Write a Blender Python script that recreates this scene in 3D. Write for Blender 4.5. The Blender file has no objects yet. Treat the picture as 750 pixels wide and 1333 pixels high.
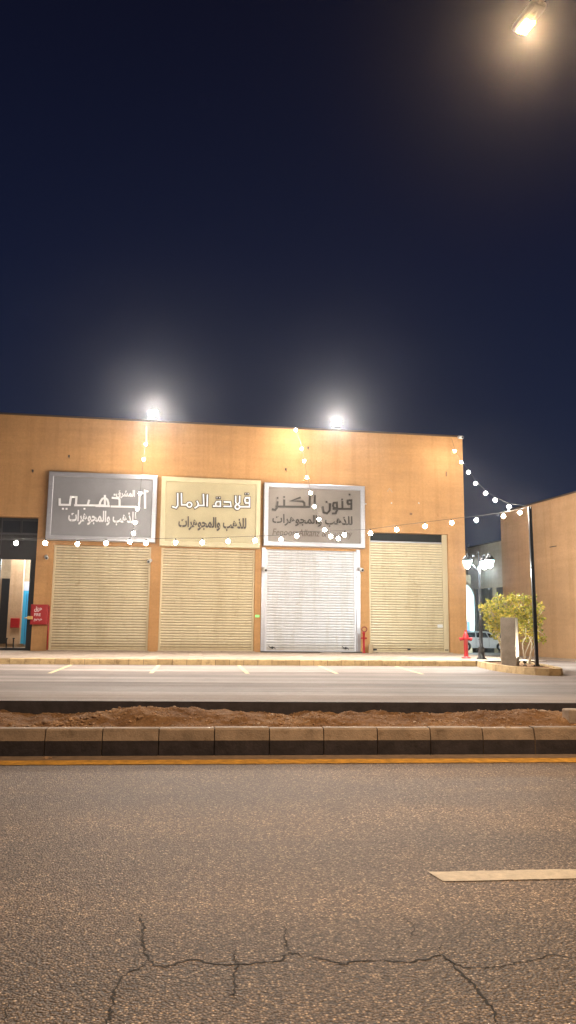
import bpy, bmesh, math, random, unicodedata
from mathutils import Vector, Matrix
random.seed(7)
sc = bpy.context.scene
COL = sc.collection
PI = math.pi

# ------------------------------------------------------------------ camera
F = 1001.0; PITCH = math.radians(8.9); ROLL = 0.010; EYE = Vector((0, 0, 1.46))
cam_d = bpy.data.cameras.new('camera'); cam = bpy.data.objects.new('camera', cam_d); COL.objects.link(cam)
cam_d.sensor_fit = 'VERTICAL'; cam_d.sensor_height = 36.0; cam_d.lens = 36.0 * F / 1333.0
cam_d.clip_start = 0.05; cam_d.clip_end = 3000
CM = Matrix.Rotation(PI / 2 + PITCH, 4, 'X') @ Matrix.Rotation(ROLL, 4, 'Z')
cam.matrix_world = Matrix.Translation(EYE) @ CM
sc.camera = cam

# ------------------------------------------------------------------ world: clear desert night
world = bpy.data.worlds.new('World'); sc.world = world; world.use_nodes = True
wt = world.node_tree; wt.nodes.clear()
wo = wt.nodes.new('ShaderNodeOutputWorld'); bg = wt.nodes.new('ShaderNodeBackground')
tc = wt.nodes.new('ShaderNodeTexCoord'); sep = wt.nodes.new('ShaderNodeSeparateXYZ'); rmp = wt.nodes.new('ShaderNodeValToRGB')
wt.links.new(tc.outputs['Generated'], sep.inputs[0]); wt.links.new(sep.outputs['Z'], rmp.inputs[0])
wt.links.new(rmp.outputs[0], bg.inputs[0]); wt.links.new(bg.outputs[0], wo.inputs[0])
els = rmp.color_ramp.elements
els[0].position = 0.0; els[0].color = (0.024, 0.030, 0.056, 1)
els[1].position = 1.0; els[1].color = (0.0035, 0.0042, 0.012, 1)
for p, c in ((0.12, (0.017, 0.024, 0.052)), (0.28, (0.0090, 0.0140, 0.038)), (0.45, (0.0055, 0.0085, 0.028)), (0.68, (0.0040, 0.0050, 0.016))):
    e = els.new(p); e.color = (*c, 1)
bg.inputs[1].default_value = 0.95

sc.view_settings.view_transform = 'Standard'; sc.view_settings.look = 'None'
sc.view_settings.exposure = 0.0; sc.view_settings.gamma = 1.0; sc.view_settings.use_curve_mapping = False
sc.render.engine = 'CYCLES'
sc.cycles.use_denoising = True
sc.cycles.max_bounces = 6; sc.cycles.diffuse_bounces = 3; sc.cycles.glossy_bounces = 3
sc.cycles.transmission_bounces = 4; sc.cycles.volume_bounces = 0
sc.cycles.sample_clamp_indirect = 3.0; sc.cycles.sample_clamp_direct = 0.0
sc.cycles.use_light_tree = True; sc.cycles.caustics_reflective = False; sc.cycles.caustics_refractive = False

HAZE = .00034
# powers of the lamps, shared by their copies
P_BULB = 93.0         # one festoon bulb
P_FLOOD = 9500.0     # each roof flood
P_STREET = 3000.0     # street lamp
P_LANTERN = 420.0
P_UPLIGHT = 130.0

# ------------------------------------------------------------------ helpers
def ray(px, py): return (CM.to_3x3() @ Vector(((px - 375) / F, -(py - 666.5) / F, -1)))
def at_z(px, py, z):
    d = ray(px, py); return EYE + d * ((z - EYE.z) / d.z)
def at_y(px, py, y):
    d = ray(px, py); return EYE + d * (y / d.y)

TH = math.atan(.153); UX = Vector((math.cos(TH), math.sin(TH), 0)); NIN = Vector((-math.sin(TH), math.cos(TH), 0))
FP = Vector((0, 33.0, 0))                      # facade frame: local x along the wall, local y into the building
def fw(u, d, z): return FP + UX * u + NIN * d + Vector((0, 0, z))
def fpx(px, py, off=0.0):
    P = FP - NIN * off; d = ray(px, py); t = (P - EYE).dot(NIN) / d.dot(NIN); p = EYE + d * t - P
    return p.dot(UX), p.z

class MB:
    def __init__(s): s.v = []; s.f = []; s.m = []; s.mi = 0; s.sm = []
    def add(s, vs, fs, smooth=False):
        b = len(s.v); s.v += [tuple(v) for v in vs]
        for f in fs: s.f.append([b + i for i in f]); s.m.append(s.mi); s.sm.append(smooth)
    def box(s, x0, x1, y0, y1, z0, z1, bev=0.0, M=None):
        bm = bmesh.new(); bmesh.ops.create_cube(bm, size=1)
        for v in bm.verts: v.co = Vector(((x0 + x1) / 2 + v.co.x * (x1 - x0), (y0 + y1) / 2 + v.co.y * (y1 - y0), (z0 + z1) / 2 + v.co.z * (z1 - z0)))
        if bev: bmesh.ops.bevel(bm, geom=bm.edges[:], offset=bev, segments=2, affect='EDGES', profile=.5)
        s._bm(bm, M)
    def _bm(s, bm, M=None, smooth=False):
        if M is not None: bmesh.ops.transform(bm, matrix=M, verts=bm.verts)
        bm.verts.index_update(); s.add([v.co.copy() for v in bm.verts], [[v.index for v in f.verts] for f in bm.faces], smooth); bm.free()
    def sphere(s, c, r, sub=2, scale=(1, 1, 1)):
        bm = bmesh.new(); bmesh.ops.create_icosphere(bm, subdivisions=sub, radius=r)
        s._bm(bm, Matrix.Translation(c) @ Matrix.Diagonal((*scale, 1)), True)
    def tube(s, pts, r, n=8, cap=True):
        pts = [Vector(p) for p in pts]; rs = r if isinstance(r, (list, tuple)) else [r] * len(pts)
        vs = []; up = None
        for i, p in enumerate(pts):
            t = (pts[min(i + 1, len(pts) - 1)] - pts[max(i - 1, 0)]).normalized()
            if up is None: up = t.orthogonal().normalized()
            a = (up - t * up.dot(t)).normalized(); b = t.cross(a); up = a
            for k in range(n):
                q = 2 * PI * k / n; vs.append(p + (a * math.cos(q) + b * math.sin(q)) * rs[i])
        fs = [[i * n + k, i * n + (k + 1) % n, (i + 1) * n + (k + 1) % n, (i + 1) * n + k] for i in range(len(pts) - 1) for k in range(n)]
        if cap: fs += [list(range(n))[::-1], [(len(pts) - 1) * n + k for k in range(n)]]
        s.add(vs, fs, n > 6)
    def lathe(s, prof, n=20, c=(0, 0, 0), axis='Z'):
        vs = []; c = Vector(c)
        for (r, z) in prof:
            for k in range(n):
                q = 2 * PI * k / n
                o = Vector((r * math.cos(q), r * math.sin(q), z))
                if axis == 'X': o = Vector((z, o.x, o.y))
                if axis == 'Y': o = Vector((o.x, z, o.y))
                vs.append(c + o)
        fs = [[i * n + k, i * n + (k + 1) % n, (i + 1) * n + (k + 1) % n, (i + 1) * n + k] for i in range(len(prof) - 1) for k in range(n)]
        fs += [list(range(n))[::-1], [(len(prof) - 1) * n + k for k in range(n)]]
        s.add(vs, fs, True)
    def prism(s, poly, z0, z1):
        n = len(poly); vs = [(p[0], p[1], z0) for p in poly] + [(p[0], p[1], z1) for p in poly]
        s.add(vs, [list(range(n))[::-1], [n + i for i in range(n)]] + [[i, (i + 1) % n, n + (i + 1) % n, n + i] for i in range(n)])
    def build(s, name, mats, parent=None, loc=None, rz=0.0, kind=None):
        me = bpy.data.meshes.new(name); me.from_pydata(s.v, [], s.f)
        for m in (mats if isinstance(mats, (list, tuple)) else [mats]): me.materials.append(m)
        for i, p in enumerate(me.polygons): p.material_index = s.m[i]; p.use_smooth = s.sm[i]
        bm = bmesh.new(); bm.from_mesh(me); bmesh.ops.recalc_face_normals(bm, faces=bm.faces); bm.to_mesh(me); bm.free()
        o = bpy.data.objects.new(name, me); COL.objects.link(o)
        if parent: o.parent = parent
        if loc is not None: o.location = loc
        o.rotation_euler.z = rz
        if kind: o['kind'] = kind
        return o

def thing(name, label, cat, loc=(0, 0, 0), rz=0.0, group=None):
    o = bpy.data.objects.new(name, None); COL.objects.link(o); o.empty_display_size = .2
    o.location = loc; o.rotation_euler.z = rz
    return tag(o, label, cat, group)
def tag(o, label, cat, group=None):
    o['label'] = label; o['category'] = cat
    if group: o['group'] = group
    return o
def copy_tree(o, parent=None):
    c = o.copy(); COL.objects.link(c)
    if parent: c.parent = parent
    for ch in list(o.children): copy_tree(ch, c)
    return c
def lamp(name, typ, power, color, parent, loc, size=.05, target=None, spot=None, blend=.6):
    l = bpy.data.lights.new(name, typ); l.energy = power; l.color = color; l.shadow_soft_size = size
    if typ == 'SPOT': l.spot_size = math.radians(spot); l.spot_blend = blend
    o = bpy.data.objects.new(name, l); COL.objects.link(o); o.parent = parent; o.location = loc
    if target is not None: o.rotation_euler = (Vector(target) - Vector(loc)).to_track_quat('-Z', 'Y').to_euler()
    return o

# ------------------------------------------------------------------ materials
def mat(name, col, rough=.6, metal=0.0, emit=None, es=0.0, var=0.0, vscale=3.0, bump=0.0, bscale=60.0, spec=.5, coat=0.0, stretch=(1, 1, 1)):
    m = bpy.data.materials.new(name); m.use_nodes = True; nt = m.node_tree; b = nt.nodes['Principled BSDF']
    b.inputs['Base Color'].default_value = (*col, 1); b.inputs['Roughness'].default_value = rough; b.inputs['Metallic'].default_value = metal
    b.inputs['Specular IOR Level'].default_value = spec; b.inputs['Coat Weight'].default_value = coat
    if emit: b.inputs['Emission Color'].default_value = (*emit, 1); b.inputs['Emission Strength'].default_value = es
    if var or bump:
        co = nt.nodes.new('ShaderNodeTexCoord'); mp = nt.nodes.new('ShaderNodeMapping'); mp.inputs['Scale'].default_value = stretch
        nt.links.new(co.outputs['Object'], mp.inputs[0])
    if var:
        n = nt.nodes.new('ShaderNodeTexNoise'); n.inputs['Scale'].default_value = vscale; n.inputs['Detail'].default_value = 8; n.inputs['Roughness'].default_value = .65
        r = nt.nodes.new('ShaderNodeValToRGB'); nt.links.new(mp.outputs[0], n.inputs[0]); nt.links.new(n.outputs[0], r.inputs[0])
        r.color_ramp.elements[0].position = .3; r.color_ramp.elements[1].position = .7
        r.color_ramp.elements[0].color = (*[max(0, c * (1 - var)) for c in col], 1); r.color_ramp.elements[1].color = (*[min(1, c * (1 + var)) for c in col], 1)
        nt.links.new(r.outputs[0], b.inputs['Base Color'])
    if bump:
        n2 = nt.nodes.new('ShaderNodeTexNoise'); n2.inputs['Scale'].default_value = bscale; n2.inputs['Detail'].default_value = 6
        bp = nt.nodes.new('ShaderNodeBump'); bp.inputs['Strength'].default_value = bump; bp.inputs['Distance'].default_value = .02
        nt.links.new(mp.outputs[0], n2.inputs[0]); nt.links.new(n2.outputs[0], bp.inputs['Height']); nt.links.new(bp.outputs[0], b.inputs['Normal'])
    return m

def N(nt, t, **k):
    n = nt.nodes.new(t)
    for a, v in k.items():
        if a.startswith('i_'): n.inputs[a[2:].replace('_', ' ')].default_value = v
        else: setattr(n, a, v)
    return n
def mix(nt, fac, a, b, bt='MIX'):
    n = nt.nodes.new('ShaderNodeMix'); n.data_type = 'RGBA'; n.blend_type = bt
    for sock, v in ((n.inputs[0], fac), (n.inputs[6], a), (n.inputs[7], b)):
        if hasattr(v, 'is_linked') or hasattr(v, 'node'): nt.links.new(v, sock)
        elif isinstance(v, tuple): sock.default_value = (*v, 1)
        else: sock.default_value = v
    return n.outputs[2]
def ramp(nt, src, stops):
    r = nt.nodes.new('ShaderNodeValToRGB'); nt.links.new(src, r.inputs[0]); e = r.color_ramp.elements
    e[0].position = stops[0][0]; e[0].color = (*stops[0][1], 1); e[1].position = stops[-1][0]; e[1].color = (*stops[-1][1], 1)
    for p, c in stops[1:-1]: x = e.new(p); x.color = (*c, 1)
    return r.outputs[0]
def noise(nt, co, scale, detail=6, rough=.6, stretch=None):
    if stretch:
        mp = N(nt, 'ShaderNodeMapping'); mp.inputs['Scale'].default_value = stretch; nt.links.new(co, mp.inputs[0]); co = mp.outputs[0]
    n = N(nt, 'ShaderNodeTexNoise'); n.inputs['Scale'].default_value = scale; n.inputs['Detail'].default_value = detail; n.inputs['Roughness'].default_value = rough
    nt.links.new(co, n.inputs[0]); return n.outputs[0]
W1, W0 = (1, 1, 1), (0, 0, 0)

def stucco(name, col):
    m = bpy.data.materials.new(name); m.use_nodes = True; nt = m.node_tree; b = nt.nodes['Principled BSDF']
    co = N(nt, 'ShaderNodeTexCoord').outputs['Object']
    a = ramp(nt, noise(nt, co, .55, 7, .62), [(.3, tuple(c * .86 for c in col)), (.7, tuple(min(1, c * 1.12) for c in col))])
    fine = ramp(nt, noise(nt, co, 9, 6, .7), [(.25, (.87, .87, .87)), (.75, (1.1, 1.1, 1.1))])
    a = mix(nt, 1.0, a, fine, 'MULTIPLY')
    # trowel courses and faint vertical run marks in the paint
    st = ramp(nt, noise(nt, co, 1.0, 5, .6, (.25, .25, 3.2)), [(.38, (.93, .92, .90)), (.6, (1.03, 1.03, 1.03))])
    a = mix(nt, .8, a, st, 'MULTIPLY')
    dr = ramp(nt, noise(nt, co, 1.0, 4, .6, (2.6, 2.6, .12)), [(.36, (.90, .88, .84)), (.5, W1)])
    a = mix(nt, .9, a, dr, 'MULTIPLY')
    sp = ramp(nt, noise(nt, co, 2.3, 3, .5), [(.26, (.70, .62, .55)), (.31, W1)])
    a = mix(nt, .6, a, sp, 'MULTIPLY')
    nt.links.new(a, b.inputs['Base Color']); b.inputs['Roughness'].default_value = .86; b.inputs['Specular IOR Level'].default_value = .25
    bp = N(nt, 'ShaderNodeBump'); bp.inputs['Strength'].default_value = .35; bp.inputs['Distance'].default_value = .02
    nt.links.new(noise(nt, co, 26, 8, .7), bp.inputs['Height']); nt.links.new(bp.outputs[0], b.inputs['Normal'])
    return m

M_WALL = stucco('ochre_stucco', (.54, .298, .128))
M_WALL2 = stucco('tan_stucco', (.47, .282, .150))
M_WALL3 = stucco('pale_stucco', (.50, .37, .26))
M_COPE = mat('coping_metal', (.07, .045, .03), .5)

def road_material():
    m = bpy.data.materials.new('asphalt'); m.use_nodes = True; nt = m.node_tree; b = nt.nodes['Principled BSDF']
    co = N(nt, 'ShaderNodeTexCoord').outputs['Object']
    v = N(nt, 'ShaderNodeTexVoronoi'); v.inputs['Scale'].default_value = 80; nt.links.new(co, v.inputs[0])
    v2 = N(nt, 'ShaderNodeTexVoronoi'); v2.inputs['Scale'].default_value = 165; nt.links.new(co, v2.inputs[0])
    s1 = N(nt, 'ShaderNodeSeparateColor'); nt.links.new(v.outputs['Color'], s1.inputs[0])
    s2 = N(nt, 'ShaderNodeSeparateColor'); nt.links.new(v2.outputs['Color'], s2.inputs[0])
    g1 = ramp(nt, s1.outputs[0], [(.0, (.105, .076, .056)), (.45, (.195, .148, .110)), (.80, (.29, .225, .168)), (.93, (.44, .35, .26)), (1.0, (.66, .53, .40))])
    g2 = ramp(nt, s2.outputs[1], [(.0, (.55, .55, .55)), (.7, (1.05, 1.05, 1.05)), (1.0, (1.6, 1.55, 1.5))])
    a = mix(nt, .85, g1, g2, 'MULTIPLY')
    e1 = ramp(nt, v.outputs['Distance'], [(.25, W1), (.62, (.30, .28, .27))])
    a = mix(nt, .95, a, e1, 'MULTIPLY')
    big = ramp(nt, noise(nt, co, .5, 6, .6, (.5, 1.3, 1)), [(.3, (.82, .82, .84)), (.7, (1.16, 1.13, 1.09))])
    a = mix(nt, 1.0, a, big, 'MULTIPLY')
    tr = ramp(nt, noise(nt, co, 1.0, 4, .5, (.05, 1.6, 1)), [(.35, (.86, .86, .88)), (.65, (1.12, 1.1, 1.06))])
    a = mix(nt, .8, a, tr, 'MULTIPLY')
    sy = N(nt, 'ShaderNodeSeparateXYZ'); nt.links.new(co, sy.inputs[0])      # wheel-polished tracks along each lane
    wv = N(nt, 'ShaderNodeMath', operation='SINE'); ml = N(nt, 'ShaderNodeMath', operation='MULTIPLY'); ml.inputs[1].default_value = 3.5; nt.links.new(sy.outputs['Y'], ml.inputs[0]); nt.links.new(ml.outputs[0], wv.inputs[0])
    ad = N(nt, 'ShaderNodeMath', operation='MULTIPLY_ADD'); ad.inputs[1].default_value = .22; nt.links.new(wv.outputs[0], ad.inputs[0]); nt.links.new(noise(nt, co, 1.0, 5, .6, (.12, .9, 1)), ad.inputs[2])
    wt_ = ramp(nt, ad.outputs[0], [(.30, (.88, .88, .89)), (.72, (1.12, 1.10, 1.07))]); a = mix(nt, 1.0, a, wt_, 'MULTIPLY')
    oi = ramp(nt, noise(nt, co, 1.7, 4, .55, (.7, 1, 1)), [(.25, (.55, .53, .52)), (.33, W1)]); a = mix(nt, .6, a, oi, 'MULTIPLY')
    pt = ramp(nt, noise(nt, co, .9, 8, .75), [(.35, (.80, .78, .77)), (.48, W1), (.66, (1.10, 1.04, .95))])
    a = mix(nt, .8, a, pt, 'MULTIPLY')
    nt.links.new(a, b.inputs['Base Color']); b.inputs['Roughness'].default_value = .72; b.inputs['Specular IOR Level'].default_value = .4
    mh = N(nt, 'ShaderNodeMath', operation='SUBTRACT'); mh.inputs[0].default_value = 1.0; nt.links.new(v.outputs['Distance'], mh.inputs[1])
    bp = N(nt, 'ShaderNodeBump'); bp.inputs['Strength'].default_value = .9; bp.inputs['Distance'].default_value = .006
    nt.links.new(mh.outputs[0], bp.inputs['Height']); nt.links.new(bp.outputs[0], b.inputs['Normal'])
    return m
M_ROAD = road_material()
M_CRACK = mat('crack_bitumen', (.012, .010, .009), .9)

def vary(m, lo, hi):
    """each stone of a run gets its own slight tone"""
    nt = m.node_tree; b = nt.nodes['Principled BSDF']; src = b.inputs['Base Color'].links[0].from_socket
    g = N(nt, 'ShaderNodeNewGeometry'); c = ramp(nt, g.outputs['Random Per Island'], [(0, lo), (1, hi)])
    co = N(nt, 'ShaderNodeTexCoord').outputs['Object']
    d = ramp(nt, noise(nt, co, 5, 6, .7), [(.34, (.55, .50, .44)), (.46, W1)])
    nt.links.new(mix(nt, .7, mix(nt, 1.0, src, c, 'MULTIPLY'), d, 'MULTIPLY'), b.inputs['Base Color'])
def lot_material():
    m = bpy.data.materials.new('worn_parking_asphalt'); m.use_nodes = True; nt = m.node_tree; b = nt.nodes['Principled BSDF']
    co = N(nt, 'ShaderNodeTexCoord').outputs['Object']
    a = ramp(nt, noise(nt, co, 1.0, 6, .62, (.06, 1.1, 1)), [(.32, (.150, .122, .112)), (.5, (.225, .188, .172)), (.68, (.33, .28, .255))])
    pt = ramp(nt, noise(nt, co, .35, 6, .65), [(.3, (.8, .79, .79)), (.7, (1.18, 1.17, 1.14))])
    a = mix(nt, .9, a, pt, 'MULTIPLY')
    fine = ramp(nt, noise(nt, co, 40, 5, .8), [(.3, (.8, .8, .8)), (.7, (1.2, 1.2, 1.2))])
    a = mix(nt, .8, a, fine, 'MULTIPLY')
    tk = ramp(nt, noise(nt, co, 1.0, 8, .7, (.035, 3.6, 1)), [(.40, (.74, .72, .71)), (.52, (1.06, 1.05, 1.04))])
    a = mix(nt, .75, a, tk, 'MULTIPLY')
    oil = ramp(nt, noise(nt, co, .9, 3, .5), [(.27, (.5, .48, .46)), (.34, W1)])
    a = mix(nt, .5, a, oil, 'MULTIPLY')
    nt.links.new(a, b.inputs['Base Color'])
    rg = ramp(nt, noise(nt, co, 1.0, 5, .6, (.05, 1.5, 1)), [(.35, (.70, .70, .70)), (.65, (.88, .88, .88))])
    nt.links.new(rg, b.inputs['Roughness']); b.inputs['Specular IOR Level'].default_value = .3
    bp = N(nt, 'ShaderNodeBump'); bp.inputs['Strength'].default_value = .3; bp.inputs['Distance'].default_value = .01
    nt.links.new(noise(nt, co, 50, 6, .8), bp.inputs['Height']); nt.links.new(bp.outputs[0], b.inputs['Normal'])
    return m
M_LOT = lot_material()

def soil_material():
    m = bpy.data.materials.new('red_soil'); m.use_nodes = True; nt = m.node_tree; b = nt.nodes['Principled BSDF']
    co = N(nt, 'ShaderNodeTexCoord').outputs['Object']
    a = ramp(nt, noise(nt, co, 1.6, 8, .7), [(.3, (.15, .082, .042)), (.5, (.25, .148, .080)), (.72, (.40, .27, .165))])
    f = ramp(nt, noise(nt, co, 28, 6, .8), [(.3, (.62, .6, .58)), (.7, (1.35, 1.33, 1.3))])
    a = mix(nt, 1.0, a, f, 'MULTIPLY'); nt.links.new(a, b.inputs['Base Color']); b.inputs['Roughness'].default_value = .95
    b.inputs['Specular IOR Level'].default_value = .15
    bp = N(nt, 'ShaderNodeBump'); bp.inputs['Strength'].default_value = 1.0; bp.inputs['Distance'].default_value = .03
    nt.links.new(noise(nt, co, 24, 8, .75), bp.inputs['Height']); nt.links.new(bp.outputs[0], b.inputs['Normal'])
    return m
M_SOIL = soil_material()
M_CLOD = mat('soil_clod', (.36, .235, .145), .95, var=.5, vscale=3, bump=.6, bscale=30, spec=.15)
M_KSTONE = mat('kerb_concrete', (.30, .235, .18), .8, var=.3, vscale=4, bump=.4, bscale=50)
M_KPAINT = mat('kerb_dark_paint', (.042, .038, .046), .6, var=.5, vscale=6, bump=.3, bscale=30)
M_JOINT = mat('kerb_joint', (.05, .035, .025), .95)
M_KCREAM = mat('cream_kerbstone', (.52, .38, .20), .8, var=.2, vscale=5, bump=.3, bscale=40)
M_PAVE = mat('pavement_tile', (.40, .31, .24), .75, var=.25, vscale=3, bump=.2, bscale=40)
for m_ in (M_KSTONE, M_KCREAM, M_PAVE): vary(m_, (.80, .78, .76), (1.12, 1.12, 1.12))
M_YEL = mat('yellow_road_paint', (.50, .27, .045), .75, var=.5, vscale=9, bump=.3, bscale=80)
M_WHT = mat('worn_white_paint', (.46, .40, .31), .7, var=.25, vscale=14, bump=.3, bscale=80)
M_LINE = mat('parking_line_paint', (.58, .47, .24), .7, var=.3, vscale=8)
M_EARTH = mat('sandy_ground', (.22, .16, .11), .95, var=.3, vscale=.2, bump=.4, bscale=20)
M_SLATC = mat('cream_slat', (.72, .615, .42), .42, metal=.12, var=.05, vscale=1.5, coat=.25)
M_SLATW = mat('white_slat', (.72, .73, .77), .40, metal=.12, var=.05, vscale=1.5, coat=.25)
def grime(m):
    nt = m.node_tree; b = nt.nodes['Principled BSDF']; src = b.inputs['Base Color'].links[0].from_socket; co = N(nt, 'ShaderNodeTexCoord').outputs['Object']
    d = ramp(nt, noise(nt, co, 1.0, 6, .65, (2.2, 2.2, .35)), [(.36, (.86, .83, .78)), (.52, W1)])
    f = ramp(nt, noise(nt, co, 3.5, 5, .6), [(.30, (.82, .78, .72)), (.40, W1)])
    sp_ = N(nt, 'ShaderNodeSeparateXYZ'); nt.links.new(co, sp_.inputs[0]); ad = N(nt, 'ShaderNodeMath', operation='MULTIPLY_ADD'); ad.inputs[1].default_value = -.35; ad.use_clamp = True
    nt.links.new(noise(nt, co, 6, 5, .6), ad.inputs[0]); nt.links.new(sp_.outputs['Z'], ad.inputs[2])      # splash dirt on the lowest slats
    lo = ramp(nt, ad.outputs[0], [(.50, (.70, .63, .54)), (.95, W1)])
    nt.links.new(mix(nt, 1.0, mix(nt, .8, mix(nt, .8, src, d, 'MULTIPLY'), f, 'MULTIPLY'), lo, 'MULTIPLY'), b.inputs['Base Color'])
for m_ in (M_SLATC, M_SLATW): grime(m_); m_.node_tree.nodes['Principled BSDF'].inputs['Coat Roughness'].default_value = .22
M_GAPC = mat('cream_groove_shade', (.27, .21, .13), .7)  # shade of the slat grooves put into a darker colour
M_GAPW = mat('white_groove_shade', (.42, .42, .45), .7)  # same groove shade as colour, for the white slats
M_RAILC = mat('cream_rail', (.60, .50, .32), .4, metal=.2)
M_RAILW = mat('white_rail', (.62, .62, .66), .4, metal=.2)
M_DARK = mat('dark_frame', (.018, .018, .022), .4)
M_VOID = mat('unlit_interior', (.004, .004, .005), .5, spec=.2)
M_BLACK = mat('black_paint', (.010, .010, .012), .3, coat=.3)
M_CABLE = mat('cable_rubber', (.012, .012, .012), .6)
M_SILVER = mat('brushed_aluminium', (.46, .46, .50), .38, metal=.55, var=.1, vscale=6, stretch=(.3, 1, 4))
M_PGREY = mat('grey_panel', (.255, .255, .272), .42, metal=.1, var=.10, vscale=1.2)
M_PCREAM = mat('cream_panel', (.50, .435, .27), .45, var=.08, vscale=1.2)
M_FCREAM = mat('cream_sign_frame', (.60, .53, .34), .42, var=.08, vscale=2)
M_PTAUPE = mat('taupe_panel', (.20, .172, .15), .38, metal=.1, var=.10, vscale=1.2)
M_LW = mat('white_letter', (.85, .85, .88), .4)
M_LSIDE = mat('letter_return', (.055, .045, .045), .5)
M_LD = mat('dark_letter', (.022, .015, .010), .35)
M_RED = mat('red_paint', (.40, .014, .018), .38, var=.15, vscale=5, coat=.3)
M_WHITE = mat('white_plastic', (.75, .75, .75), .4)
M_CONC = mat('pillar_concrete', (.30, .265, .225), .85, var=.22, vscale=4, bump=.5, bscale=30)
M_BULB = mat('lit_bulb', (1, 1, 1), .3, emit=(1.0, .88, .74), es=120); M_BULB.cycles.emission_sampling = 'NONE'
M_FLENS = mat('flood_lens', (1, 1, 1), .3, emit=(1.0, .98, .93), es=400); M_FLENS.cycles.emission_sampling = 'NONE'
M_SLENS = mat('sodium_lens', (1, 1, 1), .3, emit=(1.0, .64, .16), es=6); M_SLENS.cycles.emission_sampling = 'NONE'
M_LLENS = mat('lantern_glass', (1, 1, 1), .3, emit=(.52, 1.0, .98), es=3.0); M_LLENS.cycles.emission_sampling = 'NONE'
M_ULENS = mat('uplight_lens', (1, 1, 1), .3, emit=(1.0, .95, .75), es=20); M_ULENS.cycles.emission_sampling = 'NONE'
M_GLASS = mat('dark_glass', (.02, .022, .028), .06, spec=.6)
M_CYAN = mat('cyan_door', (.06, .42, .72), .4)
M_BARK = mat('shrub_bark', (.42, .34, .25), .8, var=.3, vscale=12)
M_CARW = mat('white_car_paint', (.72, .74, .76), .25, coat=.6)
M_CARG = mat('car_glass', (.01, .012, .015), .05)
M_TYRE = mat('tyre_rubber', (.012, .012, .012), .8)
M_RIM = mat('alloy_rim', (.4, .4, .42), .3, metal=.8)

# ------------------------------------------------------------------ ground, road, median, parking
def line_y(p0, p1, x): return p0.y + (p1.y - p0.y) * (x - p0.x) / (p1.x - p0.x)
# kerb direction of the road (all lines below share it)
TR = math.atan(.09); RX = Vector((math.cos(TR), math.sin(TR), 0)); RY = Vector((-math.sin(TR), math.cos(TR), 0))
R0 = Vector((0, 9.58, 0))             # kerb foot in front of the camera; road frame: x along, y away
XL, XR = -60, 60
def sheet(name, x0, x1, y0, y1, z, m, org=R0, rz=TR, kind='structure'):
    b = MB(); b.add([(x0, y0, z), (x1, y0, z), (x1, y1, z), (x0, y1, z)], [[0, 1, 2, 3]]); return b.build(name, m, loc=org, rz=rz, kind=kind)

# the one wide ground sheet out to the horizon
b = MB(); b.add([(-900, -400, -.9), (900, -400, -.9), (900, 1500, -.9), (-900, 1500, -.9)], [[0, 1, 2, 3]]); b.build('ground', M_EARTH, kind='structure')

b = MB(); b.add([(XL, -26, 0), (XR, -26, 0), (XR, 0, 0), (XL, 0, 0)], [[0, 1, 2, 3]])
b.add([(XL, -26, 0), (XR, -26, 0), (XR, -26, -.9), (XL, -26, -.9)], [[0, 1, 2, 3]])
b.mi = 1
# cracks run through the road surface
def w2r(p): q = p - R0; return Vector((q.dot(RX), q.dot(RY), q.z))
A4 = lambda l: [(x / 1.875, 1120 + y / 1.875) for x, y in l]
A5 = lambda l: [(380 + x / 2.027, 1100 + y / 2.027) for x, y in l]
cracks = [
 (A4([(345, 130), (350, 165), (348, 205), (362, 245), (380, 258), (400, 262), (440, 250), (470, 242), (510, 252), (575, 255), (640, 250), (695, 242), (706, 225), (750, 235)]) , 9),
 (A4([(362, 245), (345, 262), (320, 272), (290, 296), (276, 320), (275, 345), (265, 385), (262, 420)]), 7),
 (A4([(575, 215), (573, 235), (577, 255), (570, 280), (575, 300), (565, 330), (600, 350)]), 6),
 (A4([(700, 150), (696, 185), (706, 225)]), 5), (A4([(660, 200), (690, 208), (704, 222)]), 4),
 (A5([(38, 289), (60, 297), (130, 315), (200, 303), (250, 305), (300, 310), (370, 300), (390, 290), (410, 297), (430, 318), (460, 350), (490, 380), (500, 400), (535, 435), (540, 475)]), 9),
 (A5([(395, 258), (388, 280), (390, 292)]), 6),
 (A5([(400, 298), (440, 318), (470, 325), (540, 322), (600, 310), (650, 300), (680, 290), (760, 297)]), 5),
 (A5([(640, 262), (660, 280), (682, 291)]), 4), (A5([(690, 320), (760, 330)]), 3),
 (A5([(280, 180), (300, 195), (322, 210), (315, 250)]), 4),
 (A4([(0, 25), (120, 30), (260, 28), (420, 20), (560, 26), (700, 20), (790, 24)]), 3),
 (A5([(40, 48), (200, 52), (340, 60)]), 3),
 (A4([(20, 340), (10, 370), (14, 400)]), 4), (A4([(180, 255), (205, 262), (222, 250)]), 3)]
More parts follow.
